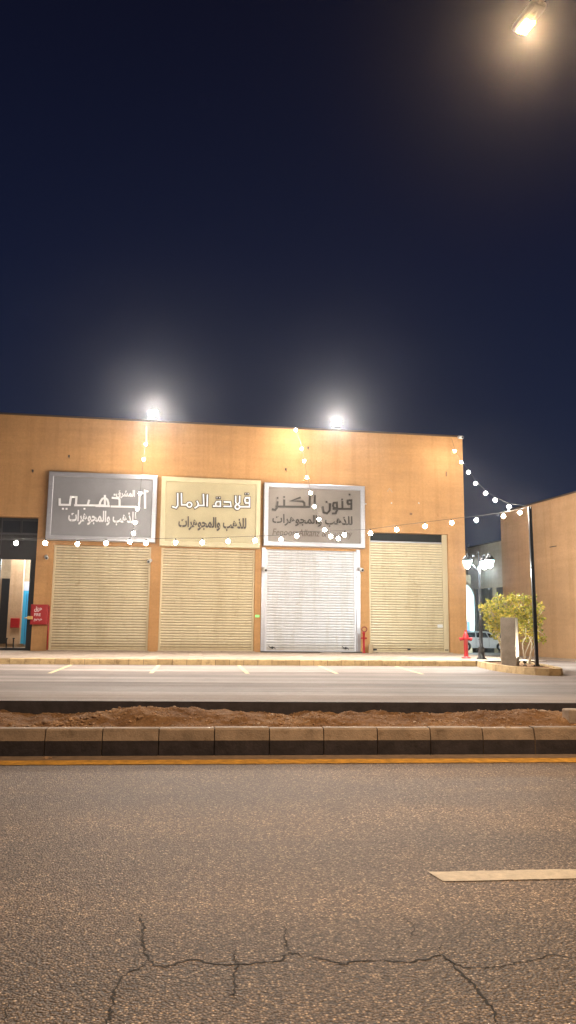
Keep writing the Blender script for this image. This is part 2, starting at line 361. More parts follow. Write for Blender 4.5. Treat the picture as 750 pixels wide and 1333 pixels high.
for pts, wd in cracks:
    P = [w2r(at_z(x, y, 0)) for x, y in pts]; Q = []
    for i in range(len(P) - 1):
        n = max(2, int((P[i + 1] - P[i]).length / .018))
        for k in range(n):
            t = k / n; q = P[i].lerp(P[i + 1], t); q += Vector((random.uniform(-1, 1), random.uniform(-1, 1), 0)) * .011; Q.append(q)
    Q.append(P[-1]); vs = []
    for q in Q[4:-4]:                # short hairline offshoots and crumbled edges
        if random.random() < .10:
            a = random.random() * 6.28; st_ = q; w_ = .0016
            for k in range(random.randint(2, 4)):
                a += random.uniform(-.6, .6); en = st_ + Vector((math.cos(a), math.sin(a), 0)) * random.uniform(.010, .022); sd = Vector((-math.sin(a), math.cos(a), 0)) * w_
                b.add([st_ + sd + Vector((0, 0, .0017)), st_ - sd + Vector((0, 0, .0017)), en - sd * .6 + Vector((0, 0, .0017)), en + sd * .6 + Vector((0, 0, .0017))], [[0, 1, 2, 3]]); st_ = en; w_ *= .6
        if random.random() < .12:
            c = q + Vector((random.uniform(-.008, .008), random.uniform(-.008, .008), .0019)); rr = random.uniform(.002, .005)
            b.add([c + Vector((rr * math.cos(t_) * random.uniform(.6, 1.2), rr * math.sin(t_) * random.uniform(.6, 1.2), 0)) for t_ in (0, 1.2, 2.4, 3.7, 5.0)], [[0, 1, 2, 3, 4]])
    for i, q in enumerate(Q):
        t = (Q[min(i + 1, len(Q) - 1)] - Q[max(i - 1, 0)]).normalized(); s = Vector((-t.y, t.x, 0))
        w = wd * .00062 * (.35 + 1.0 * random.random()) * min(1, .25 + min(i, len(Q) - 1 - i) / 6)
        vs += [q + s * w + Vector((0, 0, .0015)), q - s * w + Vector((0, 0, .0015))]
    b.add(vs, [[2 * i, 2 * i + 1, 2 * i + 3, 2 * i + 2] for i in range(len(Q) - 1)])
b.build('road', [M_ROAD, M_CRACK], loc=R0, rz=TR, kind='structure')

b = MB(); x = XL
def wavy(x0, x1, y0, y1, z, n, amp):
    vs = []
    for i in range(n + 1):
        x = x0 + (x1 - x0) * i / n
        vs += [(x, y0 + random.uniform(-amp, amp), z), (x, y1 + random.uniform(-amp, amp), z)]
    return vs, [[2 * i, 2 * i + 2, 2 * i + 3, 2 * i + 1] for i in range(n)]
b.add(*wavy(XL, XR, -.60, -.31, .004, 900, .014)); b.build('road_edge_line', M_YEL, loc=R0, rz=TR, kind='structure')
b = MB(); b.add(*wavy(XL, XR, -.30, -.002, .0025, 40, 0)); b.build('gutter', mat('dusty_gutter', (.17, .12, .085), .9, var=.35, vscale=8), loc=R0, rz=TR, kind='structure')
p = w2r(at_z(566, 1141, 0)); b = MB()
L = 3.0
vs, fs = wavy(p.x + .03, p.x + L, p.y - .10, p.y + .085, .004, 60, .006); vs = [(p.x - .02, p.y + .088, .004), (p.x + .02, p.y - .09, .004)] + vs
b.add(vs, [[i + 2 for i in f] for f in fs] + [[0, 1, 2, 3]])
b.build('lane_line', M_WHT, loc=R0, rz=TR, kind='structure')
for k in (-1, 1, 2):
    b = MB(); b.add(*wavy(p.x + k * 9, p.x + k * 9 + L, p.y - .10, p.y + .085, .004, 30, .006)); b.build('lane_line', M_WHT, loc=R0, rz=TR, kind='structure')

def kerb(name, x0, x1, org, rz, zb, zt, depth, step, m_top, m_low, split=None, batter=.03):
    """a run of kerb stones with open joints, dark paint on the lower part of the face when split is given"""
    b = MB(); x = x0
    while x < x1:
        xe = min(x + step - .012, x1); dz = random.uniform(-.007, .006); dy = random.uniform(-.011, .011)
        s = split if split else zb
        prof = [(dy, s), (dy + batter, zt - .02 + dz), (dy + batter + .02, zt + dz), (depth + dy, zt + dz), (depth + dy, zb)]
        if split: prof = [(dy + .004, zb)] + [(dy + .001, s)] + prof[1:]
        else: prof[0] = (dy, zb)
        n = len(prof)
        vs = [(x, y, z) for y, z in prof] + [(xe, y, z) for y, z in prof]
        b.mi = 0; b.add(vs, [list(range(n))[::-1], [n + i for i in range(n)]])
        for i in range(n):
            b.mi = 1 if (split and i == 0) else 0
            j = (i + 1) % n; b.add([vs[i], vs[j], vs[n + j], vs[n + i]], [[0, 1, 2, 3]])
        x += step
    b.mi = 2; b.box(x0, x1, .015 + batter, depth - .02, zb, zt - .012)
    return b.build(name, [m_top, m_low, M_JOINT], loc=org, rz=rz, kind='structure')
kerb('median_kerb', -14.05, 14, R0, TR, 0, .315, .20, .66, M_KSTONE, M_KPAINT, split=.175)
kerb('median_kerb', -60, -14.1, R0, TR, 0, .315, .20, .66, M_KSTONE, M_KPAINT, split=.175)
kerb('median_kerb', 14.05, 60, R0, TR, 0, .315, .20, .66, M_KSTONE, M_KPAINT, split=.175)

# parking lot edge, kerb of the pavement
TP = math.atan(.065); E0 = Vector((0, 11.5, 0)); PX = Vector((math.cos(TP), math.sin(TP), 0)); PY = Vector((-math.sin(TP), math.cos(TP), 0))
b = MB(); b.box(XL, XR, 0, .16, 0, .453); b.build('parking_edge', M_KPAINT, loc=E0, rz=TP, kind='structure')
TS = math.atan(.118); S0 = Vector((0, 23.95, 0)); SX = Vector((math.cos(TS), math.sin(TS), 0)); SY = Vector((-math.sin(TS), math.cos(TS), 0))
ZP, ZS = .46, .63
# lot surface: flat to the building line, then falling gently towards the far lane
b = MB()
rows = [(0, ZP), (22.0, ZP), (30, .36), (40, .16), (52, -.05), (70, -.30), (110, -.6), (260, -.85)]
vs = []
for y, z in rows: vs += [(XL if y < 40 else -160, y, z), (XR if y < 40 else 160, y, z)]
b.add(vs, [[2 * i, 2 * i + 1, 2 * i + 3, 2 * i + 2] for i in range(len(rows) - 1)])
b.build('parking_lot', M_LOT, loc=E0, rz=TP, kind='structure')
for (xa, ya, xb, yb) in ((93, 865.4, 68, 875), (207, 865.6, 198, 875), (311, 866.2, 321, 875.5), (415, 866.4, 438, 876.5), (515, 867.2, 550, 877.5), (-20, 865, -62, 875), (616, 868.3, 664, 877.5)):
    p0 = at_z(xa, ya, ZP + .004); p1 = at_z(xb, yb, ZP + .004); 
    d = (p1 - p0); d.normalize(); q = p0 + d * 4.6; s = Vector((-d.y, d.x, 0)) * .05
    if xa > 600: continue
    b = MB(); o = p0.copy(); b.add([v - o for v in (p0 + s, p0 - s, q - s, q + s)], [[0, 1, 2, 3]]); b.build('parking_line', M_LINE, loc=o, kind='structure')

# pavement slab with its cream kerb
kerb('pavement_kerb', -40, 6.02, S0, TS, ZP - .05, ZS, .30, .43, M_KCREAM, M_KCREAM, batter=.012)
b = MB(); nx = 0
y0 = .302; base = MB()
base.box(-40, 8.2, y0, 11.2, ZP - .1, ZS - .012)
base.mi = 1
x = -16.0
while x < 8.1:                       # paving tiles, laid as shallow slabs
    y = y0 + .005
    while y < 9.6:
        z = ZS + random.uniform(-.003, .002)
        base.box(x, x + .495, y, y + .495, ZS - .02, z); y += .5
    x += .5
base.build('pavement', [M_JOINT, M_PAVE], loc=S0, rz=TS, kind='structure')

# planted island at the right end of the pavement
isl = [(5.98, 24.62), (5.80, 22.6), (5.78, 21.3), (5.92, 20.3), (6.22, 19.62), (6.62, 19.38), (6.92, 19.55), (7.12, 20.2), (7.30, 21.4), (7.45, 22.8), (7.6, 24.9)]
def smooth(poly, it=2):
    for _ in range(it):
        o = [poly[0]]
        for a, c in zip(poly[:-1], poly[1:]): o += [(a[0] * .75 + c[0] * .25, a[1] * .75 + c[1] * .25), (a[0] * .25 + c[0] * .75, a[1] * .25 + c[1] * .75)]
        poly = o + [poly[-1]]
    return poly
si = smooth(isl)
def resample(poly, step):
    out = [Vector(poly[0])]; acc = 0
    for a, c in zip(poly[:-1], poly[1:]):
        a = Vector(a); c = Vector(c); L = (c - a).length; t = step - acc
        while t <= L: out.append(a.lerp(c, t / L)); t += step
        acc = (acc + L) % step
    return out
ks = resample(si, .36); b = MB()
for a, c in zip(ks[:-1], ks[1:]):
    d = (c - a).normalized(); n = Vector((d.y, -d.x)) * -1; a2 = a + d * .006; c2 = c - d * .006
    q = [a2, c2, c2 + n * .17, a2 + n * .17]; q = [(v.x, v.y) for v in q]
    zt = ZS + .005 + random.uniform(-.005, .005)
    lo = q; hi = [(q[0][0] + n.x * .02, q[0][1] + n.y * .02), (q[1][0] + n.x * .02, q[1][1] + n.y * .02), q[2], q[3]]
    b.add([(x, y, ZP - .05) for x, y in lo] + [(x, y, zt) for x, y in hi], [[3, 2, 1, 0], [4, 5, 6, 7], [0, 1, 5, 4], [1, 2, 6, 5], [2, 3, 7, 6], [3, 0, 4, 7]])
b.build('island_kerb', M_KCREAM, kind='structure')
cx, cy = sum(p[0] for p in si) / len(si), sum(p[1] for p in si) / len(si)
ins = [(cx + (x - cx) * .86, cy + (y - cy) * .93) for x, y in si]
b = MB(); b.prism(ins, ZP - .05, ZS - .03); b.build('island_soil', M_SOIL, kind='structure')

# red soil of the median: a rough bank between the two kerbs
from mathutils import noise as mn
def soil_h(x, y):                    # x along road frame, y 0..~2 behind the kerb
    w = min(1, max(0, (y - .18) / .35)) * min(1, max(0, (2.25 - y) / .5))
    h = .285
    h += .115 * w * (mn.noise(Vector((x * .55 + 3.1, y * .5, 0))) + .35)
    h += .10 * w * math.exp(-((x + 2.0) / 1.1) ** 2 - ((y - .95) / .5) ** 2) + .06 * w * math.exp(-((x + .4) / .8) ** 2 - ((y - .8) / .4) ** 2)
    h += .06 * w * math.exp(-((x - 2.2) / 1.2) ** 2 - ((y - 1.0) / .5) ** 2)
    h += .045 * mn.noise(Vector((x * 3, y * 3, 1))) * (.3 + w) + .024 * mn.noise(Vector((x * 9, y * 9, 5))) + .012 * mn.noise(Vector((x * 26, y * 26, 9)))
    return h
b = MB(); NX, NY = 620, 90
xs = [-6.2 + 12.4 * i / NX for i in range(NX + 1)]; ys = [.19 + 2.35 * j / NY for j in range(NY + 1)]
b.add([(x, y, soil_h(x, y)) for x in xs for y in ys], [[i * (NY + 1) + j, (i + 1) * (NY + 1) + j, (i + 1) * (NY + 1) + j + 1, i * (NY + 1) + j + 1] for i in range(NX) for j in range(NY)], True)
for xa, xb in ((-60, -6.2), (6.2, 60)):
    n = 200; xx = [xa + (xb - xa) * i / n for i in range(n + 1)]; yy = [.19 + (3.6) * j / 14 for j in range(15)]
    b.add([(x, y, soil_h(x, y)) for x in xx for y in yy], [[i * 15 + j, (i + 1) * 15 + j, (i + 1) * 15 + j + 1, i * 15 + j + 1] for i in range(n) for j in range(14)], True)
b.build('soil', M_SOIL, loc=R0, rz=TR, kind='structure')
b = MB()
def rock(b, c, r):
    bm = bmesh.new(); bmesh.ops.create_icosphere(bm, subdivisions=1, radius=r); sx, sy, sz = random.uniform(.7, 1.4), random.uniform(.7, 1.3), random.uniform(.4, .8)
    for v in bm.verts: v.co *= random.uniform(.7, 1.2); v.co = Vector((v.co.x * sx, v.co.y * sy, v.co.z * sz))
    b._bm(bm, Matrix.Translation(c) @ Matrix.Rotation(random.random() * 6, 4, 'Z') @ Matrix.Rotation(random.uniform(-.5, .5), 4, 'X'))
for i in range(11000):
    x = random.uniform(-5.6, 5.6); y = random.uniform(.22, 1.9); cl = mn.noise(Vector((x * .8, y * .8, 3)))
    if cl < random.uniform(-.5, .35): continue
    r = random.choice((.005, .006, .007, .009, .011, .014, .022 if random.random() < .25 else .008)) * random.uniform(.8, 1.3)
    b.mi = 0 if random.random() < .8 else 1
    rock(b, (x, y, soil_h(x, y) + r * .15), r)
for i in range(90):                  # heap of larger clods at the left
    x = random.gauss(-2.75, .38); y = random.uniform(.25, .7); r = random.uniform(.018, .045); b.mi = 0; rock(b, (x, y, soil_h(x, y) + r * .2), r)
M_PEB = mat('pale_pebble', (.42, .33, .26), .85, var=.3, vscale=10)
s = b.build('soil_clods', [M_CLOD, M_PEB], loc=R0, rz=TR); s['kind'] = 'stuff'
for i, (px, py, r, lb) in enumerate(((661, 941.5, .045, 'pale rounded stone lying in the red soil just behind the road kerb'), (706, 931.5, .06, 'flat pale stone at the back of the red soil near the concrete block'))):
    pp = at_z(px, py, .36); q = w2r(pp); bb = MB(); rock(bb, (0, 0, 0), r); o = bb.build('stone', M_PEB, loc=(pp.x, pp.y, soil_h(q.x, q.y) + r * .3)); tag(o, lb, 'stone')
# concrete block at the right end of the soil
pc = at_z(742, 943, .315); bb = MB(); bb.box(0, .62, 0, .22, 0, .19, bev=.02)
o = bb.build('concrete_block', mat('rough_concrete', (.36, .30, .25), .9, var=.3, vscale=8, bump=.5, bscale=30), loc=(pc.x, pc.y, .31), rz=.12); tag(o, 'pinkish grey concrete block half sunk in the soil at the right edge', 'concrete block')
pc = at_z(60, 988.5, .0); bb = MB(); rock(bb, (0, 0, .012), .022); rock(bb, (.055, .01, .01), .016); rock(bb, (-.03, .0, .008), .014)
o = bb.build('gravel_crumbs', M_CLOD, loc=(pc.x, pc.y, .006)); tag(o, 'small crumbs of soil lying in the gutter on the yellow line', 'debris')

# ------------------------------------------------------------------ building walls with openings
def wall_holes(b, u0, u1, z0, z1, holes, d0, d1):
    us = sorted({u0, u1, *[h[0] for h in holes], *[h[1] for h in holes]}); zs = sorted({z0, z1, *[h[2] for h in holes], *[h[3] for h in holes]})
    us = [u for u in us if u0 <= u <= u1]; zs = [z for z in zs if z0 <= z <= z1]
    def solid(i, j):
        if i < 0 or j < 0 or i >= len(us) - 1 or j >= len(zs) - 1: return False
        u = (us[i] + us[i + 1]) / 2; z = (zs[j] + zs[j + 1]) / 2
        return not any(h[0] < u < h[1] and h[2] < z < h[3] for h in holes)
    for i in range(len(us) - 1):
        for j in range(len(zs) - 1):
            if not solid(i, j): continue
            a, c, e, g = us[i], us[i + 1], zs[j], zs[j + 1]
            b.add([(a, d0, e), (c, d0, e), (c, d0, g), (a, d0, g)], [[0, 1, 2, 3]]); b.add([(a, d1, e), (c, d1, e), (c, d1, g), (a, d1, g)], [[3, 2, 1, 0]])
            if not solid(i - 1, j): b.add([(a, d0, e), (a, d1, e), (a, d1, g), (a, d0, g)], [[0, 1, 2, 3]])
            if not solid(i + 1, j): b.add([(c, d0, e), (c, d1, e), (c, d1, g), (c, d0, g)], [[3, 2, 1, 0]])
            if not solid(i, j - 1): b.add([(a, d0, e), (c, d0, e), (c, d1, e), (a, d1, e)], [[3, 2, 1, 0]])
            if not solid(i, j + 1): b.add([(a, d0, g), (c, d0, g), (c, d1, g), (a, d1, g)], [[0, 1, 2, 3]])

shop = thing('shop_building', 'ochre stuccoed row of shops with four roller shutters and a glazed entrance', 'building', FP, TH)
SH = [(-9.74, -5.79, 4.95), (-5.37, -1.40, 4.95), (-.95, 3.02, 4.98), (3.62, 7.24, 5.86)]
ZT = 10.35; ZB = .40
OPEN = (-15.2, -10.42, ZB, 6.05)
holes = [(a, c, ZB, t) for a, c, t in SH] + [OPEN]
b = MB(); wall_holes(b, -24, 8.03, ZB, ZT, holes, 0, .38)
b.box(7.65, 8.028, .382, 16, ZB, ZT); b.box(-24, -23.6, .382, 16, ZB, ZT); b.box(-23.6, 7.65, 15.6, 16, ZB, ZT)
# dark backs of the shop rooms behind the shutters, closing each opening
b.build('wall', M_WALL, shop)
b = MB(); b.box(-23.6, 7.65, .382, 15.6, 9.3, 9.5); b.build('roof', M_CONC, shop)
b = MB(); b.box(-24.02, 8.055, -.035, .42, ZT + .002, ZT + .075); b.box(7.63, 8.055, .422, 16, ZT + .002, ZT + .075); b.build('coping', M_COPE, shop)
for (px, py) in ((43, 613), (90, 594), (401, 583), (372, 611)):      # small fittings left on the wall
    u, z = fpx(px, py); b = MB(); b.box(-.035, .035, -.06, .0, -.05, .05, bev=.01); b.tube([(0, -.05, -.04), (.02, -.09, -.11)], .012, 6)
    o = b.build('wall_bracket', M_COPE, shop, loc=(u, -.003, z))
for (px, py) in ((476, 656), (509.5, 655), (545, 655)):
    u, z = fpx(px, py); b = MB(); b.lathe([(.03, 0), (.035, -.02), (.012, -.05)], 10, axis='Y'); b.build('wall_socket', M_WHITE, shop, loc=(u, -.002, z))
# a loose cable end and a patch on the right part of the wall
u, z = fpx(507, 638); b = MB(); b.tube([(-.10, -.02, -.07), (-.02, -.03, .06), (0, -.03, .075), (.05, -.03, 0), (.13, -.02, -.10)], .012, 6); b.build('cable_end', mat('old_cable', (.45, .36, .28), .7), shop, loc=(u, -.003, z))
for px, py, w, h in ((581, 617, .03, .11), (535, 669, .06, .05)):
    u, z = fpx(px, py); b = MB(); b.box(-w, w, -.012, 0, -h, h, bev=.004); b.build('wall_plate', mat('plate_brown', (.20, .10, .05), .7), shop, loc=(u, -.002, z), rz=0)

def shutter(a, c, top, msl, mr, recess=.16, label=None, header=None):
    ztop = header if header else top
    pitch = .112; zb = ZS + .07
    root = MB(); z = zb; prof = []
    while z < ztop - .01:
        for t, dd in ((0, .012), (.05, .012), (.10, -.014), (.22, -.026), (.45, -.031), (.68, -.028), (.84, -.016), (.90, .0), (.94, .012)):
            prof.append((dd, z + t * pitch))
        z += pitch
    w0, w1 = a + .07, c - .07; nseg = 1; vs = []
    for k in range(nseg + 1):
        u = w0 + (w1 - w0) * k / nseg
        for dd, zz in prof: vs.append((u, recess + dd, zz))
    n = len(prof)
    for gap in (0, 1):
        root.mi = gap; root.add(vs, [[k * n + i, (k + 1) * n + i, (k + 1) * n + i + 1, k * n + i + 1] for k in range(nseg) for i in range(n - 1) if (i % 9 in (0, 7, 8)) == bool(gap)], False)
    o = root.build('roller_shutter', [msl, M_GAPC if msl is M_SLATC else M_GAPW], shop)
    if label: o['label'] = label
    for s0, s1 in ((a + .002, a + .085), (c - .085, c - .002)):
        g = MB(); g.box(s0, s1, recess - .06, recess + .05, ZS + .002, top - .004, bev=.006); g.build('guide_rail', mr, o)
    g = MB(); g.box(w0 + .02, w1 - .02, recess - .045, recess + .02, ZS + .006, zb + .01, bev=.006); g.build('bottom_bar', mr, o)
    g = MB(); g.box(a, c, recess + .10, recess + .14, ZS, top); g.build('back_panel', M_VOID, o)
    return o
s1 = shutter(*SH[0], M_SLATC, M_RAILC, label='cream shutter under the silver grey sign')
s2 = shutter(*SH[1], M_SLATC, M_RAILC, label='cream shutter under the cream sign')
s3 = shutter(*SH[2], M_SLATW, M_RAILW, recess=.05, label='white shutter under the taupe sign')
s4 = shutter(*SH[3], M_SLATC, M_RAILC, recess=.20, header=5.42, label='cream shutter with an open dark gap above it')
def lockset(par, u, rec):
    g = MB(); g.box(u - .10, u + .10, rec - .075, rec - .035, ZS + .17, ZS + .215, bev=.008); g.box(u - .03, u + .03, rec - .10, rec - .06, ZS + .14, ZS + .24, bev=.008)
    g.tube([(u - .09, rec - .06, ZS + .2), (u - .16, rec - .07, ZS + .27)], .012, 6); g.tube([(u + .09, rec - .06, ZS + .2), (u + .14, rec - .07, ZS + .13)], .012, 6); g.build('lock', M_DARK, par)
lockset(s3, -.62, .05); lockset(s3, 2.55, .05)
g = MB(); g.box(5.33, 5.47, .105, .155, ZS + .12, ZS + .19, bev=.01); g.build('lock', M_DARK, s4)
u, z = fpx(573, 815, -.16); g = MB(); g.box(u - .12, u + .12, .155, .163, z - .07, z + .07); g.build('notice', M_WHITE, s4)
for uu in (3.80, 7.02):
    g = MB(); g.box(uu, uu + .16, .10, .16, ZS + .10, ZS + .17, bev=.01); g.build('handle', M_DARK, s4)
# header rail in the gap over the fourth shutter
g = MB(); g.box(3.71, 7.15, .14, .22, 5.44, 5.50, bev=.008); g.build('header_rail', M_SILVER, s4)
g = MB(); g.box(6.99, 7.155, .10, .16, ZS + .004, 5.855, bev=.01); g.build('side_post', M_RAILC, s4)
# grey metal jambs beside the white shutter
for a, c in ((-1.12, -.952), (3.022, 3.20)):
    g = MB(); g.box(a, c, -.05, .0, ZS + .002, 5.05, bev=.008); g.build('jamb_cover', M_SILVER, s3)
# thresholds
for (a, c, t) in SH:
    g = MB(); g.box(a - .05, c + .05, -.22, .12, ZS - .05, ZS + .035, bev=.012); g.build('threshold', M_PAVE, shop)
g = MB(); g.add([(1.35, -1.05, ZS + .012), (2.2, -1.05, ZS + .012), (2.2, -.2, ZS + .05), (1.35, -.2, ZS + .05), (1.35, -1.05, ZS), (2.2, -1.05, ZS), (2.2, -.2, ZS), (1.35, -.2, ZS)], [[0, 1, 2, 3], [0, 4, 5, 1], [1, 5, 6, 2], [3, 2, 6, 7], [0, 3, 7, 4]])
o = g.build('ramp', mat('ramp_steel', (.30, .26, .22), .6), loc=FP, rz=TH); tag(o, 'small flat metal ramp leading up to the white roller shutter', 'ramp')
g = MB(); g.box(-1.15, 3.2, -.40, -.225, ZS + .001, ZS + .05, bev=.01); o = g.build('door_step', mat('dark_step', (.05, .045, .04), .7), shop)

# glazed entrance at the left: dark frames, a dark fascia pane and an open doorway through to a yard
ent = MB(); D0 = .42
uo = lambda px, py: fpx(px, py, -D0)
dl, dr, dt = -11.87, -10.70, 4.33       # doorway
for a, c, e, g_ in ((-15.2, dl, 4.36, 6.05), (dl, dr + .28, 4.36, 6.05)):
    pass
wall_holes(ent, -15.2, -10.36, ZB, 6.3, [(dl, dr, ZS + .1, dt), (-13.3, dl - .14, ZS + .1, 4.33), (-15.0, -13.42, ZS + .1, 4.33), (-15.1, -12.0, 5.20, 5.95), (-11.9, -11.2, 5.45, 5.95), (-11.12, -10.5, 5.45, 5.95)], D0, D0 + .09)
eo = ent.build('entrance_frame', M_DARK, shop)
g = MB()
for a, c, e, f in ((-13.3, dl - .14, ZS + .1, 4.33), (-15.0, -13.42, ZS + .1, 4.33), (-15.1, -12.0, 5.20, 5.95), (-11.9, -11.2, 5.45, 5.95), (-11.12, -10.5, 5.45, 5.95)): g.box(a + .001, c - .001, D0 + .03, D0 + .045, e + .001, f - .001)
g.build('glass', M_GLASS, eo)
g = MB(); g.box(-12.0, -10.43, D0 - .04, D0 - .002, 5.36, 5.43); g.box(-12.0, -10.43, D0 - .04, D0 - .002, 5.12, 5.17); g.box(-11.93, -11.90, D0 - .05, D0 - .041, 4.5, 6.04); g.build('crossbar', mat('grey_frame', (.06, .06, .07), .4), eo)
# the lane behind it
pas = MB()
pas.box(-16, -9.9, 6.2, 6.4, ZB, 6.2)
pas.build('passage_wall', M_WALL3, shop)
g = MB(); g.box(-16, -9.9, D0 + .1, 6.2, ZB, ZS + .01); g.build('passage_floor', M_PAVE, shop)
g = MB(); g.box(-16, -9.9, D0 + .1, 6.2, 6.1, 6.2); g.build('passage_ceiling', M_WALL3, shop)
for xa_ in (-9.9, -16.1):
    g = MB(); g.box(xa_, xa_ + .1, D0 + .1, 6.2, ZB, 6.2); g.build('passage_side_wall', M_WALL3, shop)
def pbox(name, pxa, pya, pxb, pyb, d, th, m, par=shop):
    (ua, za), (ub, zb_) = fpx(pxa, pya, -d), fpx(pxb, pyb, -d); g = MB(); g.box(min(ua, ub), max(ua, ub), d - th, d, min(za, zb_), max(za, zb_)); return g.build(name, m, par)
pbox('inner_door', 3, 753, 17, 838, 6.19, .05, M_DARK)
pbox('inner_pillar', 18.5, 700, 26.5, 838, 5.0, .3, M_WALL3)
cd = pbox('cyan_door', 29, 769, 43, 838, 6.19, .06, M_CYAN); cd['label'] = 'bright blue metal door'
pbox('door_light_panel', 30, 757, 43, 769, 6.17, .03, mat('pale_panel', (.55, .55, .7), .5), cd)
g = MB()
for k in range(6):
    u0_, z0_ = fpx(31 + k * 2.2, 835, -6.1); g.box(u0_, u0_ + .04, 6.09, 6.125, ZS + .1, 3.2)
g.build('door_slat', mat('cyan_slat', (.03, .25, .50), .4), cd)
lamp('passage_lamp', 'POINT', 340, (1.0, .95, .86), shop, (-11.6, 3.2, 5.5), .25)
lamp('passage_lamp', 'POINT', 260, (.75, .95, 1.0), shop, (-10.8, 4.8, 4.6), .2)
pp = fw(*(lambda q: (q[0], 4.7, q[1]))(fpx(20, 811, -4.7)))
rc = MB(); rc.box(-.2, .2, -.12, 0, -.22, .22, bev=.02); rc2 = rc.build('fire_hose_cabinet', M_RED, loc=pp, rz=TH); tag(rc2, 'small red cabinet on the pillar inside the entrance passage', 'hose cabinet')
for (px, lb) in ((9, 'black pedestal sign post nearer the dark inner door'), (18, 'black pedestal sign post nearer the blue door')):
    u, _ = fpx(px, 830, -2.0); b = MB(); b.lathe([(.11, 0), (.11, .02), (.03, .05), (.028, .42), (.05, .44), (.05, .47), (.01, .48)], 12)
    q = fw(u, 2.0, ZS + .011); o = b.build('floor_post', M_BLACK, loc=q); tag(o, lb + ', in the entrance passage', 'post', 'posts in the entrance passage')

# ------------------------------------------------------------------ signs
forms = {}
for c in range(0xFE70, 0xFF00):
    d = unicodedata.decomposition(chr(c)).split()
    if len(d) >= 2 and d[0] in ('<isolated>', '<final>', '<initial>', '<medial>'):
        forms.setdefault(''.join(chr(int(v, 16)) for v in d[1:]), {})[d[0][1:-1]] = chr(c)
def shape(t):
    out = []; jp = False; i = 0
    while i < len(t):
        k = t[i:i + 2] if t[i:i + 2] in forms and len(t[i:i + 2]) == 2 else t[i]
        if k in forms:
            f = forms[k]; n = t[i + len(k)] if i + len(k) < len(t) else ''; nf = forms.get(n, {})
            jn = 'initial' in f and ('final' in nf or 'medial' in nf)
            s = 'medial' if jp and jn else 'final' if jp and 'final' in f else 'initial' if jn else 'isolated'
            out.append(f[s]); jp = jn
        else: out.append(k); jp = False
        i += len(k)
    return ''.join(reversed(out))
def glyph(body, offset):
    cu = bpy.data.curves.new('glyph', 'FONT'); cu.body = body; cu.offset = offset; cu.resolution_u = 3
    o = bpy.data.objects.new('glyph', cu); COL.objects.link(o)
    dg = bpy.context.evaluated_depsgraph_get(); me = o.evaluated_get(dg).to_mesh()
    vs = [v.co.copy() for v in me.vertices]; fs = [list(p.vertices) for p in me.polygons]
    bpy.data.objects.remove(o); bpy.data.curves.remove(cu)
    return vs, fs
def word_mesh(b, body, u0, u1, z0, z1, y, offset=.018, thick=.02, shear=0.0):
    """letters of one line fitted into the box u0..u1, z0..z1 on the panel, as thin raised plates"""
    bar = max(v.x for v in glyph('|', offset)[0]); x = 0; parts = []
    for ch in body:
        adv = max(v.x for v in glyph(ch + '|', offset)[0]) - bar
        if ch != ' ': parts.append((x, *glyph(ch, offset)))
        x += adv
    allx = [px + v.x for px, vs, fs in parts for v in vs]; ally = [v.y for px, vs, fs in parts for v in vs]
    x0, x1, y0, y1 = min(allx), max(allx), min(ally), max(ally)
    for i, (px, vs, fs) in enumerate(parts):
        yy = y - .0006 * (i % 3)
        P = [(u0 + (px + v.x - x0) / (x1 - x0) * (u1 - u0) + shear * (v.y - y0) / (y1 - y0), z0 + (v.y - y0) / (y1 - y0) * (z1 - z0)) for v in vs]
        n = len(P); edges = {}
        for f in fs:
            for a, c in zip(f, f[1:] + f[:1]): edges[(a, c)] = 1
        b.add([(p[0], yy, p[1]) for p in P], fs); bd = [e for e in edges if (e[1], e[0]) not in edges]
        b.add([(P[a][0], yy, P[a][1]) for a, c in bd] + [(P[c][0], yy, P[c][1]) for a, c in bd] + [(P[a][0], yy + thick, P[a][1]) for a, c in bd] + [(P[c][0], yy + thick, P[c][1]) for a, c in bd],
              [[i, len(bd) + i, 3 * len(bd) + i, 2 * len(bd) + i] for i in range(len(bd))])
